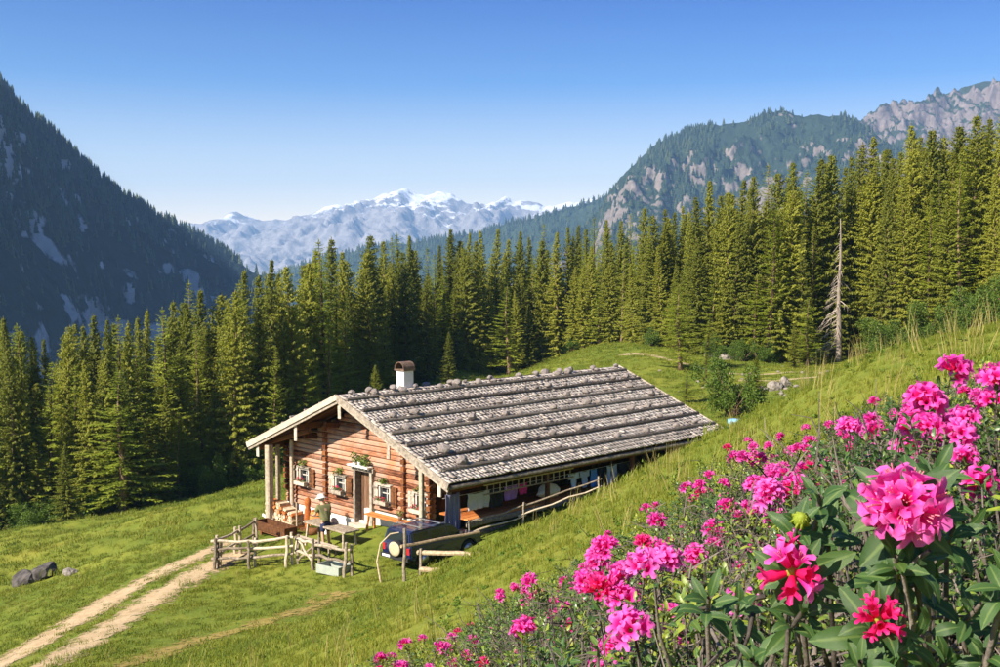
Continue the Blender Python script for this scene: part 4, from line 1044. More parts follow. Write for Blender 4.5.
# ------------------------------------------------------------------ rhododendrons
# x, y, height, number of flower clusters
RHODO = [(0.9, 2.09, 0.66, 9), (0.93, 2.29, 0.62, 4), (0.86, 1.89, 0.64, 4), (1.84, 4.97, 0.37, 8), (1.8, 5.17, 0.33, 5), (1.6, 4.17, 0.35, 6), (1.36, 4.96, 0.42, 11), (1.11, 4.56, 0.48, 8), (1.42, 4.56, 0.35, 6), (0.95, 5.15, 0.43, 4), (0.9, 4.16, 0.48, 6), (0.9, 3.27, 0.42, 10), (0.71, 2.97, 0.44, 8), (1.04, 3.37, 0.39, 6), (0.63, 3.16, 0.46, 6), (0.38, 2.56, 0.49, 8), (0.38, 2.17, 0.49, 5), (0.28, 1.72, 0.57, 2), (0.46, 3.55, 0.36, 4), (0.33, 1.53, 0.6, 2), (0.26, 1.23, 0.66, 1), (0.28, 4.42, 0.24, 4), (0.11, 6.2, 0.2, 8), (-0.08, 5.5, 0.23, 7), (-0.27, 4.9, 0.28, 10), (-0.44, 4.7, 0.3, 7), (0.31, 3.15, 0.34, 2), (0.43, 3.74, 0.3, 3), (0.13, 3.92, 0.22, 2), (0.73, 1.69, 0.61, 1), (0.85, 2.38, 0.5, 3), (0.56, 1.68, 0.6, 0), (0.29, 2.06, 0.38, 0), (0.19, 2.94, 0.26, 0), (0.28, 1.18, 0.61, 0), (-0.07, 3.92, 0.27, 2), (0.26, 2.55, 0.35, 1), (0.55, 1.23, 0.6, 0), (0.28, 1.57, 0.54, 0), (0.37, 1.13, 0.67, 0), (0.64, 1.58, 0.59, 0), (0.41, 1.58, 0.59, 1), (0.65, 1.39, 0.61, 0), (1.18, 5.36, 0.49, 4), (1.77, 5.36, 0.25, 3), (1.34, 3.18, 0.43, 3), (1.08, 2.19, 0.5, 3), (-0.53, 4.8, 0.28, 4), (0.35, 6.3, 0.18, 4), (0.56, 6.11, 0.18, 5), (0.74, 5.73, 0.3, 5), (0.87, 5.53, 0.34, 5), (1.15, 2.54, 0.5, 0), (1.37, 3.88, 0.23, 2), (1.38, 3.58, 0.24, 4), (1.77, 3.9, 0.23, 4), (2.38, 4.97, 0.3, 3), (2.28, 5.33, 0.25, 3), (1.12, 2.89, 0.5, 4), (0.79, 3.68, 0.28, 4), (0.1, 5.19, 0.29, 2), (0.61, 2.03, 0.49, 0), (0.12, 4.86, 0.32, 2), (0.58, 2.38, 0.33, 0), (0.55, 4.97, 0.27, 5), (0.74, 4.57, 0.22, 5), (2.13, 4.42, 0.4, 4), (0.09, 2.24, 0.46, 4), (1.72, 3.61, 0.33, 0), (0.69, 2.64, 0.5, 5), (1.81, 4.48, 0.36, 4), (0.44, 5.44, 0.22, 3), (2.61, 5.39, 0.27, 1), (1.36, 2.78, 0.41, 0), (1.21, 4.14, 0.35, 3), (1.12, 3.76, 0.35, 0), (0.55, 4.15, 0.31, 3), (0.94, 2.7, 0.37, 3), (0.18, 3.45, 0.45, 4), (1.98, 4.16, 0.35, 3), (0.05, 1.82, 0.46, 0), (2.19, 4.74, 0.32, 1), (1.58, 3.37, 0.42, 3), (0.45, 2.81, 0.34, 0), (1.42, 5.59, 0.3, 3), (0.84, 4.86, 0.24, 5)]
def mat_leaf():
    t = NT('rhododendron_leaf')
    f = t.math('ADD', t.math('MULTIPLY', t.attr('rnd'), 0.7), t.math('MULTIPLY', t.objrand(), 0.3))
    n = t.noise(60, t.coord(), 3)
    f = t.math('ADD', f, t.math('MULTIPLY', t.math('SUBTRACT', n, 0.5), 0.3))
    col = t.ramp(f, [(0.05, (0.030, 0.075, 0.020)), (0.55, (0.060, 0.125, 0.030)), (0.78, (0.11, 0.18, 0.03)), (0.86, (0.26, 0.32, 0.03)), (1.0, (0.36, 0.38, 0.04))])
    col = t.mix(t.ramp(t.attr('mid'), [(0.78, 0.0), (0.95, 0.55)]), col, (0.20, 0.28, 0.08))
    col = t.mix(t.ramp(t.noise(170, t.coord(), 5, 0.7), [(0.66, 0.0), (0.74, 0.7)]), col, (0.16, 0.09, 0.03))
    p = t.bsdf(col, t.ramp(n, [(0.3, 0.26), (0.7, 0.5)]), t.bump(t.noise(260, t.coord(), 3), 0.35, 0.0012), 0.5)
    tr = t.n('BsdfTranslucent'); hs = t.n('HueSaturation'); hs.inputs['Value'].default_value = 1.6; t.l(col, hs.inputs['Color']); t.l(hs.outputs[0], tr.inputs['Color'])
    mx = t.n('MixShader'); mx.inputs[0].default_value = 0.28; t.l(p.outputs[0], mx.inputs[1]); t.l(tr.outputs[0], mx.inputs[2])
    return t.done(mx.outputs[0])
M_rleaf = mat_leaf()
def mat_petal(name, stops, objr):
    t = NT(name)
    f = t.math('ADD', t.math('MULTIPLY', t.attr('rnd'), 1 - objr), t.math('MULTIPLY', t.objrand(), objr))
    f = t.math('ADD', f, t.math('MULTIPLY', t.math('SUBTRACT', t.noise(9, t.coord(), 4, 0.7), 0.5), 0.45))
    col = t.ramp(f, stops)
    p = t.bsdf(col, 0.5, None, 0.25)
    tr = t.n('BsdfTranslucent'); hs = t.n('HueSaturation'); hs.inputs['Value'].default_value = 1.25; t.l(col, hs.inputs['Color']); t.l(hs.outputs[0], tr.inputs['Color'])
    mx = t.n('MixShader'); mx.inputs[0].default_value = 0.40; t.l(p.outputs[0], mx.inputs[1]); t.l(tr.outputs[0], mx.inputs[2])
    return t.done(mx.outputs[0])
# attribute runs from the throat (0) to the petal rim (1)
M_petal = mat_petal('pink_petals', [(0.0, (0.66, 0.008, 0.08)), (0.40, (0.80, 0.028, 0.36)), (1.0, (0.88, 0.20, 0.62))], 0.25)
M_petal_red = mat_petal('crimson_petals', [(0.0, (0.66, 0.008, 0.08)), (0.6, (0.82, 0.025, 0.22)), (1.0, (0.86, 0.08, 0.40))], 0.15)
M_bud = leafy('flower_bud', [(0.0, (0.20, 0.28, 0.02)), (1.0, (0.36, 0.40, 0.05))], objr=0.3, trans=0.2)
M_stamen = plain('stamens', (0.55, 0.16, 0.22), 0.6)
M_twig = wood('heath_twigs', S((54, 48, 44)), S((120, 110, 102)), (20, 20, 20), 2.0, bump=0.3)
# --- leaf: 1 long along +Y, normal +Z
MID = np.tile([0., 1., 0.], 6)
def leaf_verts(arch=0.16, fold=0.10, wid=0.19):
    st = [(0.0, 0.012), (0.12, 0.10), (0.35, 0.19), (0.62, 0.185), (0.85, 0.11), (1.0, 0.012)]
    V = []; F = []
    for (y, w) in st:
        w = w / 0.19 * wid; z = arch * sin(y * pi * 0.9) - 0.10 * y * y
        V += [(-w, y, z + fold * w * 2), (0, y, z - 0.01), (w, y, z + fold * w * 2)]
    for i in range(len(st) - 1):
        a = 3 * i
        F += [(a, a + 1, a + 4, a + 3), (a + 1, a + 2, a + 5, a + 4)]
    return np.array(V), np.array(F)
LV, LF = leaf_verts()
LVs = LV[[1, 6, 7, 8, 12, 13, 14, 16]]; MIDs = MID[[1, 6, 7, 8, 12, 13, 14, 16]]; LFs = np.array([(0, 2, 1), (0, 3, 2), (1, 2, 5, ), (1, 5, 4), (2, 3, 6), (2, 6, 5), (4, 5, 7), (5, 6, 7)])
def frame(axis, spin):
    axis = np.asarray(axis, float) / np.linalg.norm(axis); u = np.array([0, 0, 1.0]) if abs(axis[2]) < .9 else np.array([1.0, 0, 0])
    x = np.cross(u, axis); x /= np.linalg.norm(x); y = np.cross(axis, x)
    return x * cos(spin) + y * sin(spin), -x * sin(spin) + y * cos(spin), axis
def rosette(rr, tip, axis, n, ln, spread=(35, 105)):
    "4x4-like (R, t) for each leaf of a whorl"
    X, Y, Zx = frame(axis, rr.uniform(0, 6.28)); out = []
    for i in range(n):
        a = i * 2.39996 + rr.uniform(-.25, .25); q = i / max(1, n - 1)
        ph = radians(spread[0] + (spread[1] - spread[0]) * q + rr.uniform(-9, 9))
        rad = X * cos(a) + Y * sin(a)
        d = Zx * cos(ph) + rad * sin(ph); nn_ = Zx * sin(ph) - rad * cos(ph)
        s = np.cross(d, nn_); L = ln * rr.uniform(.72, 1.12) * (0.75 + 0.25 * q)
        tw = rr.uniform(-.3, .3); s, nn_ = s * cos(tw) + nn_ * sin(tw), nn_ * cos(tw) - s * sin(tw)
        R = np.stack([s, d, nn_], 1) * L
        out.append((R, np.asarray(tip) - np.asarray(Zx) * 0.004 * i + rad * 0.002))
    return out
# --- corolla: funnel with five rounded lobes, opens along +Z, about 1 long
def corolla_mesh(name, mat, open_=1.0, seg=20, seed=0, detail=True):
    r = random.Random(seed); V = []; A = []; F = []
    rings = [(0.0, .09, 0), (0.25, .13, 0), (0.55, .19, 0), (0.72, .27, .05), (0.85, .40, .35), (0.95, .53, .75), (1.0, .64, 1.0)] if detail else [(0.0, .10, 0), (0.55, .22, 0), (0.82, .44, .3), (1.0, .72, 1.0)]
    ph = [r.uniform(-.12, .12) for _ in range(5)]
    for z, rad, lob in rings:
        for k in range(seg):
            a = 2 * pi * k / seg; l5 = (a / (2 * pi) * 5) % 1.0; idx_ = int(a / (2 * pi) * 5) % 5
            c = abs(sin(pi * l5)) ** 0.55
            rr_ = rad * (1 - lob * (1 - c) * 0.62) * (0.45 + 0.55 * open_ if z > .6 else 1)
            zz = z * (1.0 if z < .6 else 1) - lob * 0.10 * c * open_ + lob * ph[idx_]
            zz -= lob * (1 - c) * 0.22
            V.append((rr_ * cos(a), rr_ * sin(a), zz)); A.append(z ** 1.6)
    n = len(rings)
    for i in range(n - 1):
        for k in range(seg): F.append((i * seg + k, i * seg + (k + 1) % seg, (i + 1) * seg + (k + 1) % seg, (i + 1) * seg + k))
    return np.array(V), np.array(F), np.array(A)
CV, CF, CA = corolla_mesh('c', None, 1.0)
CVc, _, _ = corolla_mesh('c', None, 0.25)
COR = [np_mesh('corolla', CV, CF, M_petal, True, {'rnd': CA}), np_mesh('corolla', corolla_mesh('c', None, 1.0, seed=3)[0], CF, M_petal, True, {'rnd': CA}),
       np_mesh('corolla', corolla_mesh('c', None, .75, seed=4)[0], CF, M_petal, True, {'rnd': CA}), np_mesh('corolla_closed', CVc * np.array([1, 1, 1.1]), CF, M_petal_red, True, {'rnd': CA * 0.7})]
# --- whole cluster in one mesh for plants further off
def cluster_mesh(seed, mat, closed=False, fine=False):
    r = random.Random(seed); V = []; F = []; A = []
    n = r.randint(8, 12); cv, cf, ca = corolla_mesh('c', None, 0.35 if closed else 1.0, 20 if fine else 10, seed, fine)
    if fine: n += 4
    for i in range(n):
        a = i * 2.39996; ph = radians(8 + 85 * (i / n) ** .75 + r.uniform(-8, 8))
        d = np.array([sin(ph) * cos(a), sin(ph) * sin(a), cos(ph)]); X, Y, Z_ = frame(d, r.uniform(0, 6))
        R = np.stack([X, Y, Z_], 1) * 0.017 * r.uniform(.8, 1.2) * (0.85 if closed else 1.0); b = sum(len(v) for v in V)
        V.append(cv @ R.T + d * 0.006); F.append(cf + b); A.append(ca)
    return np_mesh('flower_cluster', np.concatenate(V), np.concatenate(F), mat, True, {'rnd': np.concatenate(A)})
CLU = [cluster_mesh(i, M_petal) for i in range(5)] + [cluster_mesh(10 + i, M_petal_red, True) for i in range(2)]
CLUF = [cluster_mesh(30 + i, M_petal, False, True) for i in range(4)] + [cluster_mesh(40 + i, M_petal_red, True, True) for i in range(2)]
def leaf_mesh(lst, rr, name='foliage', simple=True, young=0.16):
    v0, f0 = (LVs, LFs) if simple else (LV, LF)
    V = []; F = []; A = []; Mi = []
    yv = rr.random() < young
    for i, (R, t) in enumerate(lst):
        V.append(v0 @ R.T + t); F.append(f0 + i * len(v0)); Mi.append(MIDs if simple else MID); A.append(np.full(len(v0), R_rnd(rr, lst, i)))
    return np_mesh(name, np.concatenate(V), np.concatenate(F), M_rleaf, not simple, {'rnd': np.concatenate(A), 'mid': np.concatenate(Mi)})
_young = {}
def R_rnd(rr, lst, i): return _young.get(id(lst[i][0]), min(0.98, max(0, rr.gauss(.38, .2))))
def twig_path(rr, a, b, k=4, wob=0.03):
    a = Vector(a); b = Vector(b); pts = []
    for i in range(k + 1):
        t = i / k; p = a.lerp(b, t); p.z = a.z + (b.z - a.z) * t ** 1.25
        w = wob * sin(pi * t); pts.append(p + Vector((rr.gauss(0, w), rr.gauss(0, w), rr.gauss(0, w * .6))))
    return pts
def rhododendron(i, x, y, H, ncl, label):
    rr = random.Random(900 + i); d = sqrt(x * x + y * y)
    base = Vector((x, y, gz(x, y)))
    e = empty('rhododendron_bush', base, 0, label, 'bush', 'pink alpine rhododendrons on the slope')
    R = 0.17 + 0.28 * H + 0.02 * d * 0.5
    ntip = int((44 + 55 * R) * (1 if ncl else .7)) if d > 1.4 else 28
    tips = []
    for k in range(ntip):
        q = sqrt((k + .5) / ntip); a = k * 2.39996 + rr.uniform(-.3, .3)
        tips.append(Vector((q * R * cos(a), q * R * sin(a), H * (1 - .50 * q * q) * rr.uniform(.72, 1.0))))
    # woody stems
    st = MB(); roots = [Vector((rr.gauss(0, .05), rr.gauss(0, .05), -.05)) for _ in range(4)]
    for tp in tips:
        r0 = min(roots, key=lambda q_: (q_ - tp * .3).length)
        pts = twig_path(rr, r0, tp, 4, 0.05); th = rr.uniform(.0022, .0042) + .002 * H
        st.tube(pts, [th, th * .85, th * .65, th * .5, th * .35], 5, cap=False)
    for _ in range(int((90 + 120 * R) * (1 if ncl else 1.6)) if d < 3.6 else 24):             # dead grey twigs among the stems
        a = rr.uniform(0, 6.28); q = rr.random() ** .5 * R; p = Vector((q * cos(a), q * sin(a), rr.uniform(.05, .70) * H))
        dv = Vector((rr.gauss(0, 1), rr.gauss(0, 1), rr.gauss(.5, .7))).normalized() * rr.uniform(.05, .16)
        st.tube([p, p + dv * .5 + Vector((rr.gauss(0, .01),) * 3), p + dv], [.0022, .0016, .0007], 3, cap=False)
    st.obj('stems', M_twig, e)
    order = sorted(range(ntip), key=lambda k: -tips[k].z + rr.gauss(0, .07))
    fl = set(order[:ncl]) if ncl else set()
    leaves = []
    for k, tp in enumerate(tips):
        ax = Vector((tp.x * .8 / R + rr.gauss(0, .25), tp.y * .8 / R + rr.gauss(0, .25), 1.0)).normalized()
        ln = rr.uniform(.024, .034)
        ls = rosette(rr, tp, ax, rr.randint(9, 13), ln)
        if rr.random() < .28 and k not in fl:
            for q in ls: _young[id(q[0])] = rr.uniform(.80, 1.0)
        leaves += ls
        # sparser leaves down the shoot
        for _ in range(rr.randint(2, 5)):
            t = rr.uniform(.72, .96); p = Vector((0, 0, 0)).lerp(tp, t); a = rr.uniform(0, 6.28)
            leaves += rosette(rr, p, Vector((cos(a), sin(a), .7)), 1, ln, (20, 60))
        if k in fl:
            o = bpy.data.objects.new('flower_cluster', rr.choice((CLUF[:4] if d < 3 else CLU[:5]) if rr.random() > .10 else (CLUF[4:] if d < 3 else CLU[5:]))); COL.objects.link(o); o.parent = e
            o.location = tp + ax * .010; q = ax.to_track_quat('Z', 'Y'); o.rotation_euler = q.to_euler(); s = rr.uniform(1.0, 1.5) * (1.15 if d < 2.8 else 1.0); o.scale = (s, s, s)
    lm = leaf_mesh(leaves, rr)
    o = mesh_obj('foliage', lm, e); tag(o, kind='stuff')
    return e
def rh_label(x, y, H, n):
    d = sqrt(x * x + y * y)
    nw = ['no', 'one', 'two', 'three', 'four', 'five', 'six', 'seven', 'eight', 'nine', 'ten', 'eleven'][n]
    if n == 0: return 'woody rhododendron bush of green leaf whorls without open blossom'
    if d < 1.8: return 'rhododendron bush with %s pink flower cluster%s behind the large magenta blossoms' % (nw, '' if n == 1 else 's')
    if d < 2.45 and x > .8: return 'tall leggy rhododendron with %s big pink clusters on bare grey stems' % nw
    if H < .32: return 'low rhododendron bush with %s small pink clusters at the edge of the grass' % nw
    return 'knee-high rhododendron bush with %s bright pink flower clusters' % nw
for i, (x, y, H, n) in enumerate(RHODO): rhododendron(i, x, y, H, n, rh_label(x, y, H, n))
# --- the nearest plant, leaf by leaf
def hero():
    rr = random.Random(4242)
    bx, by = 0.33, 0.96; bz = gz(bx, by)
    e = empty('flowering_rhododendron', (bx, by, bz), 0, 'rhododendron with large magenta blossoms and broad dark green leaves on thick twigs', 'bush')
    B = Vector((bx, by, bz))
    lm = [np_mesh('leaf', *leaf_verts(a, f, w), M_rleaf, True, {'rnd': np.full(18, v), 'mid': MID}) for a, f, w, v in ((.16, .1, .19, .30), (.10, .14, .17, .42), (.22, .06, .20, .22), (.05, .1, .18, .5), (.14, .12, .21, .36))]
    heads = [((0.286, 0.771, 8.630), 'A', 13), ((0.213, 0.788, 8.577), 'B', 11), ((0.261, 0.746, 8.555), 'C', 12), ((0.294, 0.800, 8.574), 'bud', 11), ((0.322, 0.800, 8.574), '', 9), ((0.352, 0.790, 8.553), '', 9),
             ((0.240, 0.812, 8.545), '', 9), ((0.246, 0.735, 8.530), '', 8), ((0.368, 0.880, 8.590), '', 9), ((0.350, 0.745, 8.588), '', 8), ((0.262, 0.880, 8.590), '', 9), ((0.232, 0.842, 8.600), 'bud', 9),
             ((0.300, 0.752, 8.545), '', 8), ((0.330, 0.79, 8.510), '', 9), ((0.345, 0.765, 8.525), '', 8), ((0.195, 0.835, 8.495), '', 8), ((0.305, 0.860, 8.560), '', 10), ((0.205, 0.93, 8.51), '', 9), ((0.276, 0.80, 8.50), '', 8), ((0.39, 0.85, 8.53), '', 9), ((0.41, 0.95, 8.57), '', 9), ((0.17, 0.88, 8.53), '', 8), ((0.283, 0.775, 8.592), '', 9), ((0.305, 0.770, 8.598), '', 8), ((0.222, 0.79, 8.548), '', 8), ((0.268, 0.752, 8.518), '', 8), ((0.315, 0.85, 8.62), '', 9), ((0.345, 0.86, 8.64), '', 8), ((0.25, 0.85, 8.62), '', 8)]
    st = MB()
    roots = [Vector((rr.gauss(0, .05), rr.gauss(0, .05), -.05)) for _ in range(3)]
    camdir = Vector((0, 0, CAM_Z)) 
    for (p, kind, n) in heads:
        tp = Vector(p) - B
        out = Vector((-0.25 + rr.gauss(0, .15), -1.0, 0.55 + rr.gauss(0, .15))).normalized()      # shoots lean out over the slope, towards the light
        if kind == '': out = Vector((rr.gauss(0, .4), -.7, .8)).normalized()
        r0 = rr.choice(roots); pts = twig_path(rr, r0, tp - out * .03, 5, .055) + [tp]
        st.tube(pts, [.0048, .004, .0034, .003, .0025, .002, .0018], 7, cap=False)
        big = kind in 'ABC' and kind != ''
        for (R, t) in rosette(rr, tp - out * (.010 if big else .002), out, n, (.052 if kind == 'A' else .041) if big else .031, (62, 104) if big else (38, 100)):
            o = bpy.data.objects.new('leaf', rr.choice(lm)); COL.objects.link(o); o.parent = e
            M_ = Matrix(((*R[0], t[0]), (*R[1], t[1]), (*R[2], t[2]), (0, 0, 0, 1)))
            o.matrix_basis = M_
        if big:
            c = MB(); c.lathe([(.001, -.004), (.004, 0), (.0045, .004), (.001, .008)], 8); X, Y, Z_ = frame(out, 0)
            co = c.obj('flower_cluster', M_bud, e)
            q = out.to_track_quat('Z', 'Y'); co.location = tp; co.rotation_euler = q.to_euler()
            nf, ln = {'A': (14, .0235), 'B': (7, .0195), 'C': (9, .0145)}[kind]
            for i in range(nf):
                a = i * 2.39996 + rr.uniform(-.2, .2); ph = radians({'A': 6 + 88 * ((i + .3) / nf) ** .6, 'B': 35 + 50 * (i / nf), 'C': 25 + 55 * (i / nf)}[kind] + rr.uniform(-7, 7))
                d = Vector((sin(ph) * cos(a), sin(ph) * sin(a), cos(ph)))
                closed = kind == 'C' or (kind == 'B' and i % 2 == 0)
                me = COR[3] if closed else rr.choice(COR[:3])
                f = bpy.data.objects.new('corolla', me); COL.objects.link(f); f.parent = co
                f.location = d * .004; f.rotation_euler = (d.to_track_quat('Z', 'Y') @ Euler((0, 0, rr.uniform(0, 6))).to_quaternion()).to_euler()
                s = ln * rr.uniform(.88, 1.12) * (1.12 if kind == 'A' and ph > 1 else 1); f.scale = (s * (1 if not closed else 1.15), s * (1 if not closed else 1.15), s)
                if not closed:
                    m = MB()
                    for _ in range(5):
                        aa = rr.uniform(0, 6.28); m.tube([(0, 0, .1), (cos(aa) * .05, sin(aa) * .05, .6), (cos(aa) * .13, sin(aa) * .13, rr.uniform(.85, 1.02))], [.012, .010, .022], 4)
                    so = bpy.data.objects.new('stamen', m.mesh('stamen', M_stamen)); tag(so, kind='stuff')
                    # stamens sit in the corolla's own mesh level: joined to the cluster
                    COL.objects.link(so); so.parent = co; so.location = f.location; so.rotation_euler = f.rotation_euler; so.scale = f.scale
        if kind == 'bud':
            m = MB(); m.lathe([(.0008, -.002), (.0045, .002), (.0062, .007), (.005, .012), (.0012, .016)], 9)
            for k in range(9):
                a = k * 2.4; m.tube([(cos(a) * .003, sin(a) * .003, 0), (cos(a) * .0068, sin(a) * .0068, .006), (cos(a) * .003, sin(a) * .003, .014)], [.0012, .0016, .0006], 4)
            o = m.obj('flower_bud', M_bud, e, True); o.location = tp; o.rotation_euler = out.to_track_quat('Z', 'Y').to_euler()
    for _ in range(70):
        p = Vector((rr.uniform(-.2, .15), rr.uniform(-.2, .15), rr.uniform(.3, .74))); dv = Vector((rr.gauss(0, 1), rr.gauss(0, 1), rr.gauss(.4, .7))).normalized() * rr.uniform(.05, .14)
        st.tube([p, p + dv * .5 + Vector((rr.gauss(0, .012), rr.gauss(0, .012), 0)), p + dv], [.0026, .0018, .0007], 4, cap=False)
    st.obj('stems', M_twig, e, True)
hero()
# ------------------------------------------------------------------ grass
def mat_grass(name, stops, trans=0.4):
    t = NT(name)
    geo = t.n('NewGeometry')
    n1 = t.noise(0.22, geo.outputs['Position'], 4, 0.6); n2 = t.noise(1.7, geo.outputs['Position'], 3, 0.6)
    f = t.math('ADD', t.math('ADD', t.math('MULTIPLY', n1, 0.6), t.math('MULTIPLY', n2, 0.3)), t.math('MULTIPLY', t.attr('rnd'), 0.35))
    f = t.math('SUBTRACT', f, 0.125)
    col = t.ramp(f, stops)
    p = t.bsdf(col, 0.6, None, 0.25)
    tr = t.n('BsdfTranslucent'); t.l(col, tr.inputs['Color'])
    mx = t.n('MixShader'); mx.inputs[0].default_value = trans
    t.l(p.outputs[0], mx.inputs[1]); t.l(tr.outputs[0], mx.inputs[2])
    return t.done(mx.outputs[0])
M_grass = mat_grass('meadow_grass', [(0.28, (0.085, 0.138, 0.014)), (0.44, (0.170, 0.215, 0.020)), (0.60, (0.252, 0.262, 0.028)), (0.76, (0.34, 0.30, 0.055))])
M_dry = mat_grass('dry_stalks', [(0.3, (0.30, 0.25, 0.07)), (0.7, (0.50, 0.40, 0.16))], 0.3)
M_herb = mat_grass('meadow_herbs', [(0.3, (0.06, 0.12, 0.012)), (0.7, (0.17, 0.25, 0.025))], 0.35)
def tuft(name, n, h, w, spread, seed, mat, lean=0.6, seg=3):
    r = np.random.default_rng(seed); V = []; F = []; A = []
    for i in range(n):
        a = r.uniform(0, 6.28); p = np.array([r.normal(0, spread), r.normal(0, spread), -0.02]); hh = h * r.uniform(.55, 1.2); ln = lean * r.uniform(.2, 1.2) * hh
        side = np.array([-sin(a), cos(a), 0]); dr = np.array([cos(a), sin(a), 0]); b = len(V); v = r.random()
        for k in range(seg):
            t = k / seg; c = p + np.array([0, 0, hh * t]) + dr * ln * t * t; ww = w * (1 - t * .6)
            V += [c - side * ww, c + side * ww]; A += [v, v]
        V.append(p + np.array([0, 0, hh * (1 - .15 * lean)]) + dr * ln); A.append(v)
        for k in range(seg - 1): F.append((b + 2 * k, b + 2 * k + 1, b + 2 * k + 3)); F.append((b + 2 * k, b + 2 * k + 3, b + 2 * k + 2))
        F.append((b + 2 * seg - 2, b + 2 * seg - 1, b + 2 * seg))
    return np_mesh(name, np.array(V), np.array(F), mat, False, {'rnd': A})
def herb(seed):
    r = np.random.default_rng(seed); V = []; F = []; A = []
    for i in range(16):
        a = r.uniform(0, 6.28); el = r.uniform(.1, 1.1); L = r.uniform(.05, .11); p = np.array([r.normal(0, .05), r.normal(0, .05), r.uniform(0, .06)])
        d = np.array([cos(a) * cos(el), sin(a) * cos(el), sin(el)]); s = np.array([-sin(a), cos(a), 0]) * L * .33; b = len(V)
        V += [p, p + d * L * .5 + s, p + d * L, p + d * L * .5 - s]; A += [r.random()] * 4; F += [(b, b + 1, b + 2), (b, b + 2, b + 3)]
    return np_mesh('herb', np.array(V), np.array(F), M_herb, False, {'rnd': A})
gcol = bpy.data.collections.new('grass_tufts')
protos = [tuft('grass_tuft', 26, .15, .0042, .055, 1, M_grass), tuft('grass_tuft', 22, .20, .0045, .06, 2, M_grass, .8), tuft('grass_tuft', 30, .11, .004, .06, 3, M_grass, .5),
          tuft('dry_grass', 12, .46, .0026, .05, 4, M_dry, .35, 4), herb(5), tuft('wide_tuft', 46, .17, .013, .20, 6, M_grass, .7), tuft('wide_tuft', 40, .22, .015, .24, 7, M_grass, .8), tuft('wide_herb', 30, .13, .03, .2, 8, M_herb, .5, 2)]
for i, me in enumerate(protos):
    o = bpy.data.objects.new('tuft_%d' % i, me); gcol.objects.link(o)
def scatter_gn(name, P, rot, scl, kind, coll):
    me = bpy.data.meshes.new(name); me.vertices.add(len(P)); me.vertices.foreach_set('co', np.asarray(P, np.float32).ravel())
    for k, tp, arr in (('rot', 'FLOAT_VECTOR', rot), ('scl', 'FLOAT', scl), ('kind', 'INT', kind)):
        at = me.attributes.new(k, tp, 'POINT'); at.data.foreach_set('vector' if tp == 'FLOAT_VECTOR' else 'value', np.asarray(arr, np.float32 if tp != 'INT' else np.int32).ravel())
    o = mesh_obj(name, me)
    ng = bpy.data.node_groups.new(name + '_nodes', 'GeometryNodeTree')
    ng.interface.new_socket('Geometry', in_out='INPUT', socket_type='NodeSocketGeometry'); ng.interface.new_socket('Geometry', in_out='OUTPUT', socket_type='NodeSocketGeometry')
    gi = ng.nodes.new('NodeGroupInput'); go = ng.nodes.new('NodeGroupOutput')
    ci = ng.nodes.new('GeometryNodeCollectionInfo'); ci.inputs['Collection'].default_value = coll; ci.inputs['Separate Children'].default_value = True; ci.inputs['Reset Children'].default_value = True
    ip = ng.nodes.new('GeometryNodeInstanceOnPoints'); ip.inputs['Pick Instance'].default_value = True
    def na(n, t):
        x = ng.nodes.new('GeometryNodeInputNamedAttribute'); x.data_type = t; x.inputs['Name'].default_value = n
        return [s_ for s_ in x.outputs if s_.enabled][0]
    e2r = ng.nodes.new('FunctionNodeEulerToRotation')
    L = ng.links.new
    L(gi.outputs[0], ip.inputs['Points']); L(ci.outputs[0], ip.inputs['Instance']); L(na('kind', 'INT'), ip.inputs['Instance Index'])
    L(na('rot', 'FLOAT_VECTOR'), e2r.inputs[0]); L(e2r.outputs[0], ip.inputs['Rotation']); L(na('scl', 'FLOAT'), ip.inputs['Scale'])
    L(ip.outputs[0], go.inputs[0])
    md = o.modifiers.new('scatter', 'NODES'); md.node_group = ng
    return o
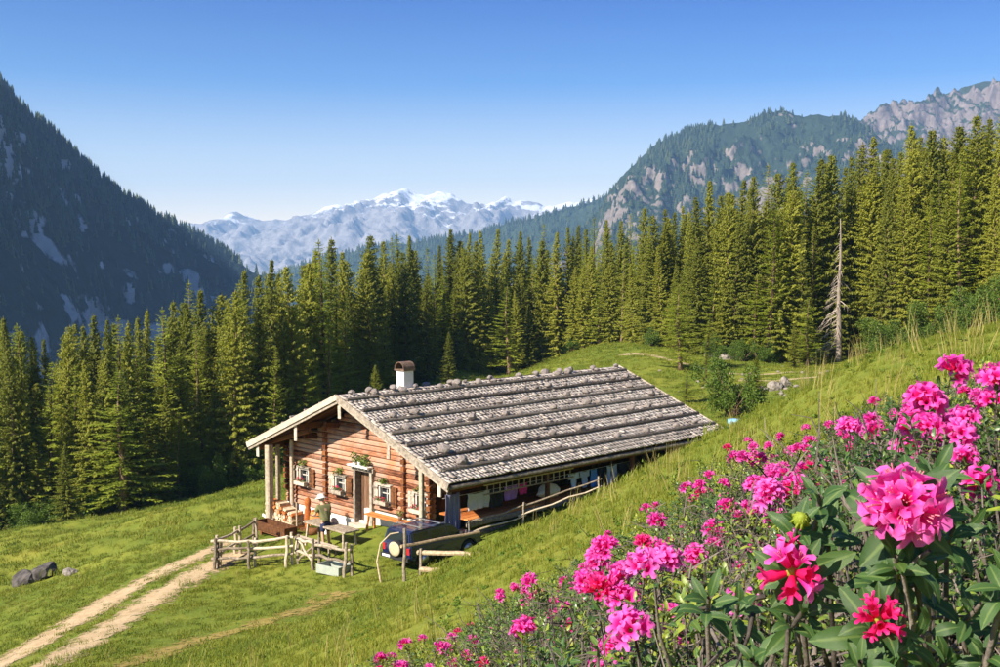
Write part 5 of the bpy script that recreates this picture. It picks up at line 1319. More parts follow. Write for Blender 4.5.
def grass():
    r = np.random.default_rng(99); P = []; K = []; SCL = []
    def zone(d0, d1, dens, kinds, probs, s0, s1, half=0.62):
        n = int(half * (d1 ** 2 - d0 ** 2) * dens)
        d = np.sqrt(r.uniform(d0 ** 2, d1 ** 2, n)); a = r.uniform(-half, half, n)
        x = d * np.sin(a); y = d * np.cos(a)
        keep = np.ones(n, bool)
        X = (x - HO[0]) * cos(HR) + (y - HO[1]) * sin(HR); Y = -(x - HO[0]) * sin(HR) + (y - HO[1]) * cos(HR)
        keep &= ~((X > -4.95) & (X < 5.1) & (Y > 1.0) & (Y < 14.4))
        keep &= ~((X > -3.6) & (X < 4.2) & (Y > -0.9) & (Y <= 1.1) & (r.random(n) < 0.8))
        for pts, hw_ in RUTS:
            for i in range(0, len(pts), 2):
                dd = np.hypot(x - pts[i][0], y - pts[i][1]); keep &= ~((dd < hw_ * .9) & (r.random(n) < 0.55))
        inside = y - forest_y(x)
        keep &= (inside < 0) | ((inside < 8) & (r.random(n) < 0.35))
        if d0 < 7:
            for (bx_, by_, H_, n_) in RHODO: keep &= ~((np.hypot(x - bx_, y - by_) < .16 + .25 * H_) & (r.random(n) < .85))
        x, y = x[keep], y[keep]; m = len(x)
        k = r.choice(kinds, m, p=probs)
        # dry stalks gather along the crest and the bank above the porch
        dryz = np.clip(np.exp(-((x - 2.6) / 2.0) ** 2 - ((y - 22) / 9) ** 2) + np.exp(-((x - 5.2) / 1.6) ** 2 - ((y - 12) / 4) ** 2), 0, 1)
        k = np.where((d0 < 45) & (r.random(m) < dryz * 0.022), 3, k)
        P.append(np.stack([x, y, ground(x, y)], 1)); K.append(k)
        patch = 0.75 + 0.5 * vnoise(x / 1.7, y / 1.7, 8)
        SCL.append(r.uniform(s0, s1, m) * patch)
    zone(1.2, 6, 90, [0, 1, 2, 4], [.35, .05, .45, .15], .32, .6)
    zone(6, 15, 90, [0, 1, 2, 3, 4], [.38, .08, .452, .008, .08], .32, .6)
    zone(15, 26, 26, [5, 6, 3, 7, 1], [.58, .20, .01, .03, .18], .26, .52)
    zone(26, 45, 15, [5, 6, 3, 7], [.58, .345, .015, .06], .26, .55)
    zone(45, 120, 3.2, [5, 6, 7], [.54, .40, .06], .5, 1.05)
    P = np.concatenate(P); K = np.concatenate(K); SCL = np.concatenate(SCL) * np.where(K == 3, 1.7, 1.0); m = len(P)
    rot = np.stack([r.normal(0, .12, m), r.normal(0, .12, m), r.uniform(0, 6.28, m)], 1)
    o = scatter_gn('grass', P, rot, SCL, K, gcol)
    tag(o, 'sunny green and yellow meadow grass', 'grass', kind='stuff')
    print('grass', m)
grass()
# ------------------------------------------------------------------ fences and rails
def pole(name, a, b_, r0, r1=None, parent=None, mat=None, wob=0.015, seed=0, n=5):
    rr = random.Random(seed * 31 + 7); a = Vector(a); b_ = Vector(b_); r1 = r1 or r0 * .8
    pts = [a.lerp(b_, k / n) + (Vector((rr.gauss(0, wob), rr.gauss(0, wob), rr.gauss(0, wob))) if 0 < k < n else Vector()) for k in range(n + 1)]
    m = MB(); m.tube(pts, [r0 + (r1 - r0) * k / n for k in range(n + 1)], 7)
    return m.obj(name, mat or M_greyo, parent)
def fence(name, posts, rails, h, label, double=True, seed=0, brace=False, cat='fence', thin=1.0):
    rr = random.Random(seed); x0, y0 = posts[0]
    B = Vector((x0, y0, gz(x0, y0))); e = empty(name, B, 0, label, cat)
    P = [Vector((x, y, gz(x, y))) - B for x, y in posts]
    for i, p in enumerate(P):
        d = (P[min(i + 1, len(P) - 1)] - P[max(i - 1, 0)]); d.z = 0; d.normalize(); s = Vector((-d.y, d.x, 0))
        for k in ((-1, 1) if double else (0,)):
            q = p + s * k * .09 + d * k * .03
            pole('post', q - Vector((0, 0, .3)), q + Vector((rr.gauss(0, .03), rr.gauss(0, .03), h * rr.uniform(.92, 1.08))), .055 * thin, .045 * thin, e, seed=seed + i * 3 + k)
    for i in range(len(P) - 1):
        a, b_ = P[i], P[i + 1]; d = (b_ - a).normalized()
        for j, z in enumerate(rails):
            pole('rail', a - d * .15 + Vector((0, 0, z + rr.gauss(0, .03))), b_ + d * .15 + Vector((0, 0, z + rr.gauss(0, .03))), .05 * thin, .038 * thin, e, seed=seed + 50 + i * 7 + j, wob=.02)
        if brace:
            pole('brace', a + Vector((0, 0, .1)), b_ + Vector((0, 0, h * .8)), .035, .03, e, seed=seed + 90); pole('brace', a + Vector((0, 0, h * .8)), b_ + Vector((0, 0, .12)), .035, .03, e, seed=seed + 91)
    return e
fence('rail_fence', [(-9.07, 34.6), (-7.9, 34.5), (-6.6, 34.0)], (.34, .62, .88), .98, 'grey three-rail wooden fence beside the gravel track', seed=1)
fence('rail_fence', [(-9.1, 34.9), (-8.75, 36.3), (-8.5, 37.6)], (.4, .8), .95, 'short two-rail fence running back from the track to the hut corner', seed=2)
fence('fence_gate', [(-6.35, 34.1), (-5.7, 33.3)], (.35, .78), .95, 'small pole gate with crossed braces in the fence', seed=3, brace=True, double=False, cat='gate')
fence('rail_fence', [(-5.62, 33.1), (-4.43, 31.6)], (.42, .74), .98, 'two-rail fence section between the gate and the parked car', seed=4)
fence('rail_fence', [(-0.95, 33.9), (0.72, 35.0), (3.2, 35.75)], (.34, .62), .70, 'low pole rail along the grass bank below the porch', seed=5, double=False, thin=.66)
def lone_pole(a, b_, r, label, seed):
    a = Vector(a); b_ = Vector(b_); o = pole('loose_rail', Vector(), b_ - a, r, r * .85, seed=seed, wob=.012, mat=M_pale); o.location = a; tag(o, label, 'rail')
M_pale = wood('peeled_poles', S((150, 128, 100)), S((226, 206, 176)), (4, 4, 4), 3.0)
lone_pole((-2.35, 31.0, .60), (-0.36, 29.6, gz(-.36, 29.6) + .12), .07, 'long pale peeled pole resting on the grass bank beside the car', 61)
lone_pole((-2.25, 30.8, .16), (-1.45, 29.8, gz(-1.45, 29.8) + .06), .075, 'short pale pole lying low in the grass beside the car', 62)
lone_pole((-2.80, 30.7, .85), (-0.62, 32.6, .80), .05, 'pole slung across in front of the dark blue car', 63)
for (x, y, h, lab) in ((-2.73, 30.55, 1.5, 'upright grey post behind the spare wheel of the car'), (-2.30, 30.85, .78, 'short grey post that props the pale pole')):
    o = pole('upright_post', (0, 0, -.3), (0.04, .02, h), .05, .045, seed=int(h * 10)); o.location = (x, y, gz(x, y)); tag(o, lab, 'post')
m = MB(); m.tube([(0, 0, -.1), (-.12, .0, .6), (-.02, .02, 1.1), (.25, .03, 1.38), (.5, .05, 1.42)], [.03, .028, .026, .022, .016], 6)
o = m.obj('bent_pole', M_pale, None, loc=(-3.35, 30.6, gz(-3.35, 30.6))); tag(o, 'pale bent pole arching up behind the parked car', 'pole')

# ------------------------------------------------------------------ parked car
def car():
    H0 = radians(47); cx, cy = -2.05, 32.95
    z = gz(cx, cy) + .02
    e = empty('parked_car', (cx, cy, z), H0, 'dark blue off-road car with roof bars parked by the hut corner', 'car')
    e.scale = (.80, .80, .70)
    M_paint = NT('dark_blue_paint'); p = M_paint.bsdf((0.008, 0.016, 0.06), .25, None, .5); p.inputs['Coat Weight'].default_value = .6; M_paint = M_paint.done(p)
    M_cg = NT('car_glass'); M_cg = M_cg.done(M_cg.bsdf((.012, .016, .018), .06, None, .6))
    M_tyre = plain('tyre_rubber', (.02, .02, .02), .9); M_rim = plain('alloy', (.5, .5, .5), .35, metal=.8); M_trim = plain('black_trim', (.025, .025, .027), .6)
    M_red = plain('tail_lamp', (.55, .02, .02), .3); M_cover = plain('wheel_cover', (.46, .38, .25), .5)
    L, W_ = 3.7, 1.6
    # lower body: side profile (x along car, +x = nose), with arches cut
    def arch(c, r, n=9): return [(c + r * cos(a), .36 + r * sin(a)) for a in [pi - pi * k / (n - 1) for k in range(n)]]
    prof = [(-1.80, .42)] + arch(-1.15, .40) + arch(1.15, .40) + [(1.82, .40), (1.86, .62), (1.80, .86), (1.05, .99), (-1.80, 1.02), (-1.85, .7)]
    bm = bmesh.new()
    def extr(P, w0, w1=None):
        w1 = w1 or w0
        A_ = [bm.verts.new((x, -w0 / 2 if zz < .95 else -w1 / 2, zz)) for x, zz in P]; B_ = [bm.verts.new((x, w0 / 2 if zz < .95 else w1 / 2, zz)) for x, zz in P]
        n = len(P); bm.faces.new(A_); bm.faces.new(B_[::-1])
        for i in range(n): bm.faces.new((A_[i], B_[i], B_[(i + 1) % n], A_[(i + 1) % n])[::-1])
    extr(prof, W_, W_ - .08)
    cab = [(-1.80, 1.0), (.95, 1.0), (.42, 1.50), (.2, 1.57), (-1.55, 1.57), (-1.74, 1.50)]
    A_ = []; B_ = []
    for x, zz in cab:
        w = (W_ - .1) if zz < 1.1 else (W_ - .34); A_.append(bm.verts.new((x, -w / 2, zz))); B_.append(bm.verts.new((x, w / 2, zz)))
    bm.faces.new(A_); bm.faces.new(B_[::-1])
    for i in range(6): bm.faces.new((A_[i], B_[i], B_[(i + 1) % 6], A_[(i + 1) % 6])[::-1])
    bmesh.ops.recalc_face_normals(bm, faces=bm.faces)
    bmesh.ops.bevel(bm, geom=[ed for ed in bm.edges if ed.calc_face_angle(0) > .5], offset=.035, segments=2, affect='EDGES', clamp_overlap=True)
    me = bpy.data.meshes.new('body'); bm.to_mesh(me); bm.free(); me.materials.append(M_paint)
    body = mesh_obj('body', me, e)
    def quad(name, pts, mat, th, nrm):
        n = Vector(nrm).normalized(); P = [Vector(q) for q in pts]; m = MB(); m.add([q + n * .004 for q in P] + [q - n * th for q in P], [(0, 1, 2, 3), (7, 6, 5, 4)] + [(i, i + 4, (i + 1) % 4 + 4, (i + 1) % 4) for i in range(4)]); return m.obj(name, mat, e)
    def side(x, zz, s): 
        w = (W_ - .1) / 2 + (zz - 1.0) / .5 * (-.12); return (x, s * (w + .003), zz)
    for s in (-1, 1):
        for (a, b_, c, d) in (((-1.62, 1.06), (-.85, 1.06), (-.85, 1.46), (-1.56, 1.46)), ((-.76, 1.06), (.0, 1.06), (.0, 1.46), (-.76, 1.46)), ((.08, 1.06), (.80, 1.06), (.44, 1.46), (.08, 1.46))):
            quad('side_window', [side(*a, s), side(*b_, s), side(*c, s), side(*d, s)][::s], M_cg, .01, (0, s, .2))
        for zx in (-1.15, 1.15):
            w = MB(); w.lathe([(.20, -.09), (.33, -.09), (.345, -.05), (.345, .05), (.33, .09), (.20, .09)], 22, (zx, s * (W_ / 2 - .10), .345), Matrix.Rotation(pi / 2, 3, 'X')); wo = w.obj('wheel', M_tyre, e, True)
            r = MB(); r.lathe([(.02, .075), (.10, .085), (.19, .06), (.205, .093)], 16, (zx, s * (W_ / 2 - .10), .345), Matrix.Rotation(-s * pi / 2, 3, 'X')); r.obj('rim', M_rim, wo, True)
        m = MB(); m.tube([(-1.5, s * .6, 1.585), (-1.42, s * .6, 1.64), (.02, s * .6, 1.64), (.12, s * .6, 1.585)], .018, 6); m.obj('roof_rail', M_rim, e)
        m = MB(); m.box((-1.83, s * .66, .78), (.05, .13, .26)); m.obj('tail_lamp', M_red, e)
        m = MB(); m.box((1.80, s * .55, .74), (.08, .26, .15)); m.obj('headlight', M_rim, e)
        m = MB(); m.box((.72, s * .86, 1.1), (.10, .16, .12)); m.obj('wing_mirror', M_trim, e)
        m = MB(); m.box((-.30, s * (W_ / 2 - .012), .90), (.14, .03, .03)); m.obj('door_handle', M_trim, e)
    for x in (-1.2, -.2):
        m = MB(); m.beam((x, -.66, 1.67), (x, .66, 1.67), .06, .03); m.obj('roof_bar', M_rim, e)
    quad('windscreen', [(.90, -.62, 1.05), (.90, .62, 1.05), (.47, .54, 1.47), (.47, -.54, 1.47)], M_cg, .01, (.75, 0, .6))
    quad('rear_window', [(-1.805, .58, 1.10), (-1.805, -.58, 1.10), (-1.765, -.54, 1.46), (-1.765, .54, 1.46)], M_cg, .01, (-1, 0, .1))
    m = MB(); m.box((-1.88, 0, .44), (.14, W_ - .1, .16)); m.obj('rear_bumper', M_trim, e)
    m = MB(); m.box((1.86, 0, .44), (.14, W_ - .1, .16)); m.obj('front_bumper', M_trim, e)
    m = MB(); m.box((-1.965, .42, .46), (.012, .42, .10)); m.obj('number_plate', M_white, e)
    w = MB(); RM_ = Matrix.Rotation(-pi / 2, 3, 'Y'); w.lathe([(.18, 0), (.32, 0), (.335, .03), (.335, .16), (.31, .19)], 22, (-1.85, -.12, .84), RM_); sp = w.obj('spare_wheel', M_tyre, e, True)
    w = MB(); w.lathe([(.01, .205), (.2, .205), (.30, .195), (.315, .17), (.30, .15)], 22, (-1.85, -.12, .84), RM_); w.obj('wheel_cover', M_cover, sp, True)
car()

# ------------------------------------------------------------------ things before the door
def woodpile():
    rr = random.Random(12); B = hw(-4.1, .55, 0); zb = gz(B.x, B.y)
    e = empty('woodpile', (B.x, B.y, zb), HR, 'stack of pale split firewood under the corner window', 'woodpile')
    meshes = []
    for i in range(6):
        m = MB(); n = rr.choice((3, 4, 5)); r = .075
        pr = [(cos(2 * pi * k / n + .3) * r * rr.uniform(.8, 1.15), sin(2 * pi * k / n + .3) * r * rr.uniform(.8, 1.15)) for k in range(n)]
        V = [(x, -.22, z) for x, z in pr] + [(x, .22, z) for x, z in pr]
        m.add(V, [tuple(range(n)), tuple(range(n, 2 * n))[::-1]] + [(k, n + k, n + (k + 1) % n, (k + 1) % n) for k in range(n)]); meshes.append(m.mesh('log', M_pale if i % 3 else M_orange))
    for row in range(8):
        for c in range(12):
            if row > 5 and c > 12 - (row - 5) * 3: continue
            o = bpy.data.objects.new('log', rr.choice(meshes)); COL.objects.link(o); o.parent = e
            o.location = (-.84 + c * .15 + (row % 2) * .07, rr.gauss(0, .03), .06 + row * .125 + rr.gauss(0, .008)); o.rotation_euler = (0, rr.uniform(0, 6.28), 0)
    for x in (-.95, 1.0):
        m = MB(); m.tube([(x, -.1, -.2), (x, -.1, 1.15)], .04); m.obj('stake', M_pale, e)
    m = MB(); m.beam((-.95, -.29, .42), (.85, -.31, .12), .03, .10); m.obj('lean_board', M_white, e)
woodpile()
def bench(name, X, Y, L, zt, mat, label, cat, depth=.36, zrot=0.0):
    B = hw(X, Y, 0); g = gz(B.x, B.y); e = empty(name, (B.x, B.y, g), HR + zrot, label, cat); h = zt
    for i in (-1, 1):
        m = MB(); m.box((0, i * depth * .26, h), (L, depth * .5 - .012, .05), jit=.003); m.obj('seat_plank' if 'bench' in name else 'plank', mat, e)
    for sx in (-1, 1):
        for sy in (-1, 1):
            m = MB(); m.beam((sx * (L / 2 - .18), sy * depth * .36, h - .03), (sx * (L / 2 - .12), sy * depth * .46, -.08), .06, .06); m.obj('leg', mat, e)
    return e
bench('wooden_bench', 1.75, .75, 2.1, .46, M_orange, 'orange-brown wooden bench against the wall right of the door', 'bench')
bench('plank_table', .95, -1.0, 2.3, .70, M_greyo, 'pale plank table in front of the hut door', 'table', .6)
bench('plank_bench', 1.15, -1.75, 2.1, .42, M_greyo, 'low pale plank bench on the grass side of the table', 'bench', .3)
B = hw(-3.1, -.45, 0); e = empty('wooden_trough', (B.x, B.y, gz(B.x, B.y)), HR, 'long brown wooden trough in front of the woodpile', 'trough')
for nm, c, s_ in (('side', (0, -.24, .32), (1.9, .05, .30)), ('side', (0, .24, .32), (1.9, .05, .30)), ('end', (-.92, 0, .32), (.05, .42, .30)), ('end', (.92, 0, .32), (.05, .42, .30)), ('base', (0, 0, .12), (1.78, .42, .05)), ('foot', (-.6, 0, .05), (.12, .5, .12)), ('foot', (.6, 0, .05), (.12, .5, .12))):
    m = MB(); m.box(c, s_, jit=.004); m.obj(nm, M_brown, e)
B = hw(-2.55, .55, 0); e = empty('carved_post', (B.x, B.y, gz(B.x, B.y)), HR, 'orange-brown carved wooden figure post beside the woodpile', 'post')
m = MB(); m.lathe([(.13, -.1), (.12, .2), (.15, .45), (.13, .7), (.09, .85), (.12, 1.0), (.10, 1.14), (.03, 1.2)], 9); m.obj('shaft', M_orange, e, True)
m = MB(); m.box((0, 0, .02), (.42, .42, .12), jit=.01); m.obj('base', M_brown, e)
rr = random.Random(33)
B = hw(-1.15, .35, 0); e = empty('flower_stand', (B.x, B.y, gz(B.x, B.y)), HR, 'white stand with a pot of red flowers left of the door', 'flower stand')
m = MB(); m.lathe([(.16, 0), (.15, .04), (.05, .08), (.045, .62), (.17, .68), (.18, .72)], 12); m.obj('stand', M_white, e, True)
m = MB(); m.lathe([(.10, .72), (.15, .95), (.16, .96)], 12); m.obj('pot', M_white, e, True)
m = MB(); leaf_cluster(m, (0, 0, 1.06), .17, 90, .08, rr); m.obj('foliage', M_green, e)
m = MB(); leaf_cluster(m, (0, -.05, 1.16), .15, 45, .05, rr); m.obj('blossoms', M_redflower, e)
B = hw(-1.95, .55, 0); e = empty('water_barrel', (B.x, B.y, gz(B.x, B.y)), HR, 'brown wooden barrel between the carved post and the flower stand', 'barrel')
m = MB(); m.lathe([(.24, 0), (.29, .2), (.30, .35), (.29, .5), (.24, .72), (.22, .72), (.21, .66)], 14); m.obj('staves', M_orange, e, True)
for z in (.12, .58):
    m = MB(); m.lathe([(.275, z - .025), (.283, z), (.275, z + .025)], 14); m.obj('hoop', M_rust, e, True)
B = hw(-1.6, .1, 0); e = empty('flower_tub', (B.x, B.y, gz(B.x, B.y)), HR, 'low wooden tub of green plants before the wall left of the door', 'flower tub')
m = MB(); m.lathe([(.2, 0), (.25, .25), (.22, .25)], 12); m.obj('tub', M_brown, e, True)
m = MB(); leaf_cluster(m, (0, 0, .34), .2, 90, .1, rr); m.obj('foliage', M_green, e)
B = hw(2.35, .78, 0); e = empty('potted_plant', (B.x, B.y, gz(B.x, B.y) + .485), HR, 'small potted green plant standing on the orange bench', 'potted plant')
m = MB(); m.lathe([(.06, 0), (.09, .14), (.08, .14)], 10); m.obj('pot', M_rust, e, True)
m = MB(); leaf_cluster(m, (0, 0, .22), .12, 50, .07, rr); m.obj('foliage', M_green, e)
B = Vector((-4.95, 32.3, 0)); M_tub = plain('pale_plastic', (.34, .37, .32), .4, .1)
m = MB()
for c, s_ in (((0, -.28, .13), (.9, .03, .26)), ((0, .28, .13), (.9, .03, .26)), ((-.435, 0, .13), (.03, .53, .26)), ((.435, 0, .13), (.03, .53, .26)), ((0, 0, .03), (.84, .53, .03))): m.box(c, s_)
o = m.obj('water_tub', M_tub, None, loc=(B.x, B.y, gz(B.x, B.y))); o.rotation_euler.z = -.6; tag(o, 'pale green plastic tub on the grass behind the fence', 'tub')
m = MB(); m.lathe([(.26, 0), (.29, .1), (.28, .45), (.29, .8), (.27, .88), (.05, .9)], 14); bp = hw(5.55, 15.6, 0)
o = m.obj('plastic_barrel', plain('pale_blue_plastic', (.22, .50, .72), .4, .08), None, True, loc=(bp.x, bp.y, gz(bp.x, bp.y) - .35)); tag(o, 'pale blue barrel behind the far eave of the roof', 'barrel')

# ------------------------------------------------------------------ washing under the porch eave
def cloth_mat(name, c, stripe=None, n=20):
    t = NT(name); v = t.coord(); nz = t.noise(8, v, 4)
    col = t.ramp(nz, [(.3, tuple(x * .85 for x in c)), (.7, tuple(min(1, x * 1.1) for x in c))])
    if stripe:
        w = t.n('TexWave'); w.inputs['Scale'].default_value = n; w.bands_direction = 'Y'; t.l(v, w.inputs['Vector'])
        w2 = t.n('TexWave'); w2.inputs['Scale'].default_value = n; w2.bands_direction = 'Z'; t.l(v, w2.inputs['Vector'])
        col = t.mix(t.ramp(t.math('ADD', t.math('MULTIPLY', w.outputs['Fac'], .5), t.math('MULTIPLY', w2.outputs['Fac'], .5)), [(.45, 0.), (.55, 1.)]), col, stripe)
    return t.done(t.bsdf(col, .85, None, .1))
def hang(name, outline_fn, X, Y0, Y1, ztop, H, mat, label, cat, fold=.03, seed=0, group='washing hung under the porch eave'):
    "cloth hung from the line; outline_fn(u, v) tells whether there is cloth"
    rr = random.Random(seed); n = 16; mrows = 14; m = MB(); V = []; keep = {}
    ph = rr.uniform(0, 6); fq = rr.uniform(2.0, 3.4)
    for j in range(mrows + 1):
        for i in range(n + 1):
            u = i / n; v = j / mrows
            V.append((fold * sin(u * fq * 6.28 + ph) * (.3 + v) + .012 * sin(v * 7 + u * 5), u * (Y1 - Y0) * (1 - .05 * v) + .01 * sin(v * 9 + u * 3), -v * H - .04 * sin(pi * u) * (1 - v)))
    F = [(j * (n + 1) + i, j * (n + 1) + i + 1, (j + 1) * (n + 1) + i + 1, (j + 1) * (n + 1) + i) for j in range(mrows) for i in range(n) if outline_fn((i + .5) / n, (j + .5) / mrows)]
    used = sorted({k for f in F for k in f}); mp = {k: q for q, k in enumerate(used)}
    m.add([V[k] for k in used], [tuple(mp[k] for k in f) for f in F], .5)
    o = m.obj(name, mat, None, True, loc=hw(X, Y0, ztop)); o.rotation_euler.z = HR
    sd = o.modifiers.new('thickness', 'SOLIDIFY'); sd.thickness = .012
    tag(o, label, cat, group)
full = lambda u, v: True
shirt = lambda u, v: (.22 < u < .78) or v < .38
trous = lambda u, v: v < .3 or not (.42 < u < .58)
M_plaid = cloth_mat('plaid_cloth', (.78, .78, .82), (.32, .36, .52), 14)
LX = 4.75
hang('plaid_blanket', full, LX, 1.55, 2.55, 1.52, .55, M_plaid, 'grey and white checked blanket on the washing line', 'blanket', seed=1)
hang('dark_towel', full, LX, 2.62, 3.15, 1.52, .62, cloth_mat('black_cloth', (.03, .03, .035)), 'black towel hanging beside the checked blanket', 'towel', seed=2)
hang('purple_cloth', full, LX, 3.2, 3.85, 1.52, .48, cloth_mat('violet_cloth', (.34, .18, .62)), 'violet cloth hanging beside the black towel', 'cloth', seed=3)
hang('magenta_cloth', full, LX, 3.9, 4.3, 1.52, .38, cloth_mat('magenta_cloth', (.62, .05, .30)), 'small magenta cloth beside the violet one', 'cloth', seed=4)
hang('blue_shirt', shirt, LX, 6.4, 7.0, 1.52, .60, cloth_mat('pale_blue_cloth', (.52, .64, .90)), 'pale blue shirt on the line beside the bulging sack', 'shirt', seed=5)
hang('blue_shirt', shirt, LX, 7.02, 7.55, 1.52, .62, cloth_mat('checked_blue', (.58, .66, .90), (.30, .40, .74), 30), 'blue checked shirt hanging between plain blue shirts', 'shirt', seed=6)
hang('blue_shirt', full, LX, 7.58, 7.95, 1.52, .66, cloth_mat('strong_blue', (.12, .32, .85)), 'strong blue towel next to the checked shirt', 'towel', seed=7)
hang('dark_trousers', trous, LX, 8.0, 8.42, 1.52, .70, cloth_mat('navy_cloth', (.02, .025, .05)), 'dark trousers between the blue towel and pale jeans', 'trousers', seed=8)
hang('pale_jeans', trous, LX, 8.5, 9.1, 1.52, .72, cloth_mat('jeans_cloth', (.60, .70, .92)), 'pale blue jeans hung upside down on the line', 'trousers', seed=9)
hang('dark_jacket', shirt, LX, 9.2, 9.8, 1.52, .62, cloth_mat('dark_jacket_cloth', (.05, .05, .05)), 'dark jacket at the far end of the washing line', 'jacket', seed=10)
hang('striped_curtain', full, 5.25, .15, .75, 1.78, 1.5, cloth_mat('navy_striped', (.06, .07, .16), (.30, .28, .42), 9), 'dark blue striped curtain at the front porch post', 'curtain', .05, 11, None)
m = MB(); m.tube([hw(LX, .5 + k * .95, 1.53 - .03 * sin(pi * k / 10)) for k in range(11)], .006, 4); o = m.obj('washing_line', M_white); tag(o, 'thin washing line strung under the porch eave', 'line')
m = MB(); m.rock((0, 0, 0), (1, 1, 1), 77, 3); o = m.obj('cloth_sack', cloth_mat('linen_cloth', (.78, .74, .62)), None, True, loc=hw(4.55, 5.55, .98)); o.scale = (.28, .62, .27); o.rotation_euler.z = HR
tag(o, 'bulging pale linen sack lying on the porch boards', 'sack')

# ------------------------------------------------------------------ stones in the grass
def boulder(x, y, size, seed, mat, label, group=None, sink=.25, sub=3, rot=None):
    m = MB(); m.rock((0, 0, 0), size, seed, sub, rot)
    o = m.obj('boulder' if max(size) > .4 else 'stone', mat, None, False, loc=(x, y, gz(x, y) + size[2] * (1 - sink) * .6)); tag(o, label, 'boulder' if max(size) > .4 else 'stone', group)
M_dstone = plain('lichen_boulder', (.085, .075, .07), .95, .75, 2.6, bump=.9)
M_lstone = plain('pale_limestone', (.23, .20, .175), .95, .4, 4, bump=.5)
boulder(-18.5, 42.2, (.60, .5, .36), 5, M_dstone, 'dark lichen-covered boulder in the left meadow, lower of two', None, .2, rot=(.2, -.3, .2))
boulder(-17.85, 42.4, (.52, .42, .46), 8, M_dstone, 'dark lichen-covered boulder in the left meadow, taller of two', None, .2, rot=(-.1, -.5, .9))
boulder(-16.5, 41.6, (.30, .24, .2), 9, M_lstone, 'pale stone in the grass beside the dark boulders', None)
boulder(17.7, 70.5, (.55, .5, .45), 14, M_lstone, 'pinkish boulder beside the thin footpath', None); boulder(18.5, 70.9, (.38, .35, .5), 15, M_lstone, 'upright pale stone leaning by the pinkish boulder', None)
boulder(19.6, 93.5, (1.5, 1.0, .6), 16, M_lstone, 'long pale boulder at the foot of the forest beside the path')
boulder(18.2, 94.5, (.7, .6, .5), 17, M_lstone, 'smaller pale boulder left of the long boulder')
rr = random.Random(55)
for i in range(46):
    x = 19 + rr.gauss(0, 4.5); y = 74 + rr.gauss(0, 6); s = rr.uniform(.10, .28)
    boulder(x, y, (s, s * .8, s * .6), 100 + i, M_lstone, 'small pale stone scattered in the meadow by the footpath', 'stones scattered by the footpath', sub=2)

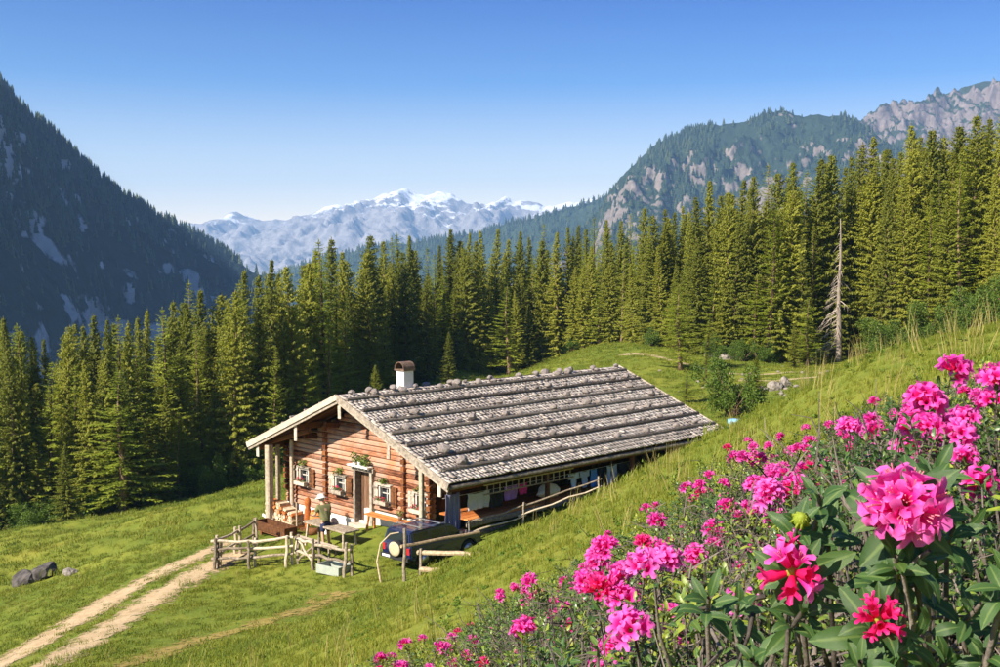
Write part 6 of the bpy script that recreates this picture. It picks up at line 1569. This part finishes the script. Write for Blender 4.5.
# ------------------------------------------------------------------ the person by the door
def person():
    px, py = -5.70, 35.5; g = gz(px, py)
    e = empty('person', (px, py, g), radians(38), 'person in olive shirt, navy shorts and white hat bending towards the hut wall', 'person')
    M_skin = plain('skin', (.52, .30, .20), .55, .06, bump=0); M_ol = cloth_mat('olive_shirt', (.17, .17, .08)); M_navy = cloth_mat('navy_shorts', (.03, .035, .08)); M_wh = cloth_mat('white_hat', (.78, .76, .70)); M_shoe = plain('boot_leather', (.08, .05, .03), .7)
    # facing +Y, slightly bent
    J = {'pel': (0, 0, .92), 'wst': (0, .03, 1.05), 'chs': (0, .12, 1.26), 'nk': (0, .20, 1.44), 'hd': (0, .26, 1.55), 'crn': (0, .29, 1.66)}
    for s, n in ((-1, 'l'), (1, 'r')):
        J.update({n + 'hip': (s * .10, -.01, .88), n + 'kn': (s * .12, .06 if s > 0 else -.02, .48), n + 'an': (s * .13, -.02 if s > 0 else -.10, .08), n + 'toe': (s * .15, .14 if s > 0 else .06, .03),
                  n + 'sh': (s * .19, .14, 1.38), n + 'el': (s * .27, .20, 1.12), n + 'wr': (s * .20, .42, 1.06), n + 'pm': (s * .185, .50, 1.04)})
    E = [('pel', 'wst'), ('wst', 'chs'), ('chs', 'nk'), ('nk', 'hd'), ('hd', 'crn')]
    for n in 'lr': E += [('pel', n + 'hip'), (n + 'hip', n + 'kn'), (n + 'kn', n + 'an'), (n + 'an', n + 'toe'), ('chs', n + 'sh'), (n + 'sh', n + 'el'), (n + 'el', n + 'wr'), (n + 'wr', n + 'pm')]
    Rd = {'pel': .14, 'wst': .13, 'chs': .15, 'nk': .055, 'hd': .085, 'crn': .075}
    for n in 'lr': Rd.update({n + 'hip': .09, n + 'kn': .058, n + 'an': .042, n + 'toe': .035, n + 'sh': .062, n + 'el': .042, n + 'wr': .029, n + 'pm': .034})
    for s, n in ((-1, 'l'), (1, 'r')):                               # five fingers, curled
        p = Vector(J[n + 'pm'])
        for k in range(4):
            q = p + Vector((s * (.028 - .019 * k), .045, -.004)); J[n + 'f%d' % k] = q; J[n + 'g%d' % k] = q + Vector((0, .02, -.035 + .004 * abs(k - 1.5)))
            E += [(n + 'pm', n + 'f%d' % k), (n + 'f%d' % k, n + 'g%d' % k)]; Rd[n + 'f%d' % k] = .0095; Rd[n + 'g%d' % k] = .008
        J[n + 't0'] = p + Vector((-s * .04, -.005, 0)); J[n + 't1'] = p + Vector((-s * .05, .03, -.012)); E += [(n + 'pm', n + 't0'), (n + 't0', n + 't1')]; Rd[n + 't0'] = .011; Rd[n + 't1'] = .009
    def skinned(name, E, mul, add, mat, root):
        ks = []; 
        for a, b_ in E:
            for q in (a, b_):
                if q not in ks: ks.append(q)
        me = bpy.data.meshes.new(name); me.from_pydata([tuple(J[k]) for k in ks], [(ks.index(a), ks.index(b_)) for a, b_ in E], []); me.materials.append(mat)
        o = mesh_obj(name, me, e); md = o.modifiers.new('skin', 'SKIN'); md.use_smooth_shade = True
        sv = me.skin_vertices[0].data if len(me.skin_vertices) else None
        if sv is None:
            bpy.context.view_layer.objects.active = o; bpy.ops.mesh.customdata_skin_add(); sv = me.skin_vertices[0].data
        for i, k in enumerate(ks):
            r = Rd[k] * mul + add; sv[i].radius = (r, r); sv[i].use_root = (k == root)
        o.modifiers.new('sub', 'SUBSURF').levels = 2; o.modifiers['sub'].render_levels = 2
        return o
    skinned('body', E, 1, 0, M_skin, 'pel')
    J['lue'] = Vector(J['lsh']).lerp(Vector(J['lel']), .75); J['rue'] = Vector(J['rsh']).lerp(Vector(J['rel']), .75); Rd['lue'] = Rd['rue'] = .05
    J['shem'] = (0, -.01, .90); Rd['shem'] = .145; J['col'] = (0, .175, 1.40); Rd['col'] = .085
    skinned('shirt', [('shem', 'wst'), ('wst', 'chs'), ('chs', 'col'), ('chs', 'lsh'), ('chs', 'rsh'), ('lsh', 'lue'), ('rsh', 'rue')], 1.03, .026, M_ol, 'wst')
    for n in 'lr': J[n + 'th'] = Vector(J[n + 'hip']).lerp(Vector(J[n + 'kn']), .85); Rd[n + 'th'] = .075
    J['p2'] = (0, 0, .97); Rd['p2'] = .14
    skinned('shorts', [('p2', 'pel'), ('pel', 'lhip'), ('pel', 'rhip'), ('lhip', 'lth'), ('rhip', 'rth')], 1.0, .018, M_navy, 'pel')
    m = MB(); m.lathe([(.20, -.02), (.205, 0), (.12, .03), (.112, .10), (.07, .135), (.01, .14)], 16); o = m.obj('hat', M_wh, e, True); o.location = (0, .28, 1.62); o.rotation_euler = (-.25, 0, 0)
    m = MB(); m.lathe([(.06, -.05), (.088, 0), (.09, .05), (.05, .09)], 12); o = m.obj('hair', plain('grey_hair', (.35, .32, .28), .8), e, True); o.location = (0, .235, 1.57)
    for s in (-1, 1):
        m = MB(); m.box((0, .03, .045), (.10, .28, .09), taper=.8); m.box((0, -.05, .12), (.09, .11, .12)); o = m.obj('boot', M_shoe, e); q = J['lan' if s < 0 else 'ran']; o.location = (q[0], q[1] + .03, 0)
    # face: eyes, nose, mouth, ears
    m = MB()
    m.rock((0, .355, 1.56), (.014, .02, .02), 1, 1)
    for s in (-1, 1): m.rock((s * .088, .26, 1.57), (.012, .02, .03), 2, 1)
    m.obj('nose_and_ears', M_skin, e, True)
    for s in (-1, 1):
        m = MB(); m.rock((s * .032, .338, 1.59), (.011, .008, .009), 3, 1); m.obj('eye', plain('eye_white', (.7, .7, .7), .3, .02, bump=0), e, True)
    m = MB(); m.box((0, .335, 1.515), (.045, .01, .01)); m.obj('mouth', plain('lips', (.40, .14, .12), .5, .05, bump=0), e)
person()
# ------------------------------------------------------------------ haze in the valley air
def haze_box():
    t = NT('valley_haze')
    pv = t.n('VolumePrincipled')
    pv.inputs['Color'].default_value = (0.34, 0.62, 1.0, 1)
    pv.inputs['Density'].default_value = HAZE_DENSITY
    pv.inputs['Anisotropy'].default_value = 0.2
    t.l(pv.outputs[0], t.out.inputs['Volume'])
    MATS['valley_haze'] = t.m
    x0, x1, y0, y1, z0, z1 = -7500, 7500, -4100, 7500, -480, 600
    b = MB(); b.box(((x0 + x1) / 2, (y0 + y1) / 2, (z0 + z1) / 2), (x1 - x0, y1 - y0, z1 - z0))
    o = b.obj('haze', t.m)
    tag(o, 'thin pale blue haze filling the valley air', 'haze', kind='stuff')
HAZE_DENSITY = 0.00016
haze_box()
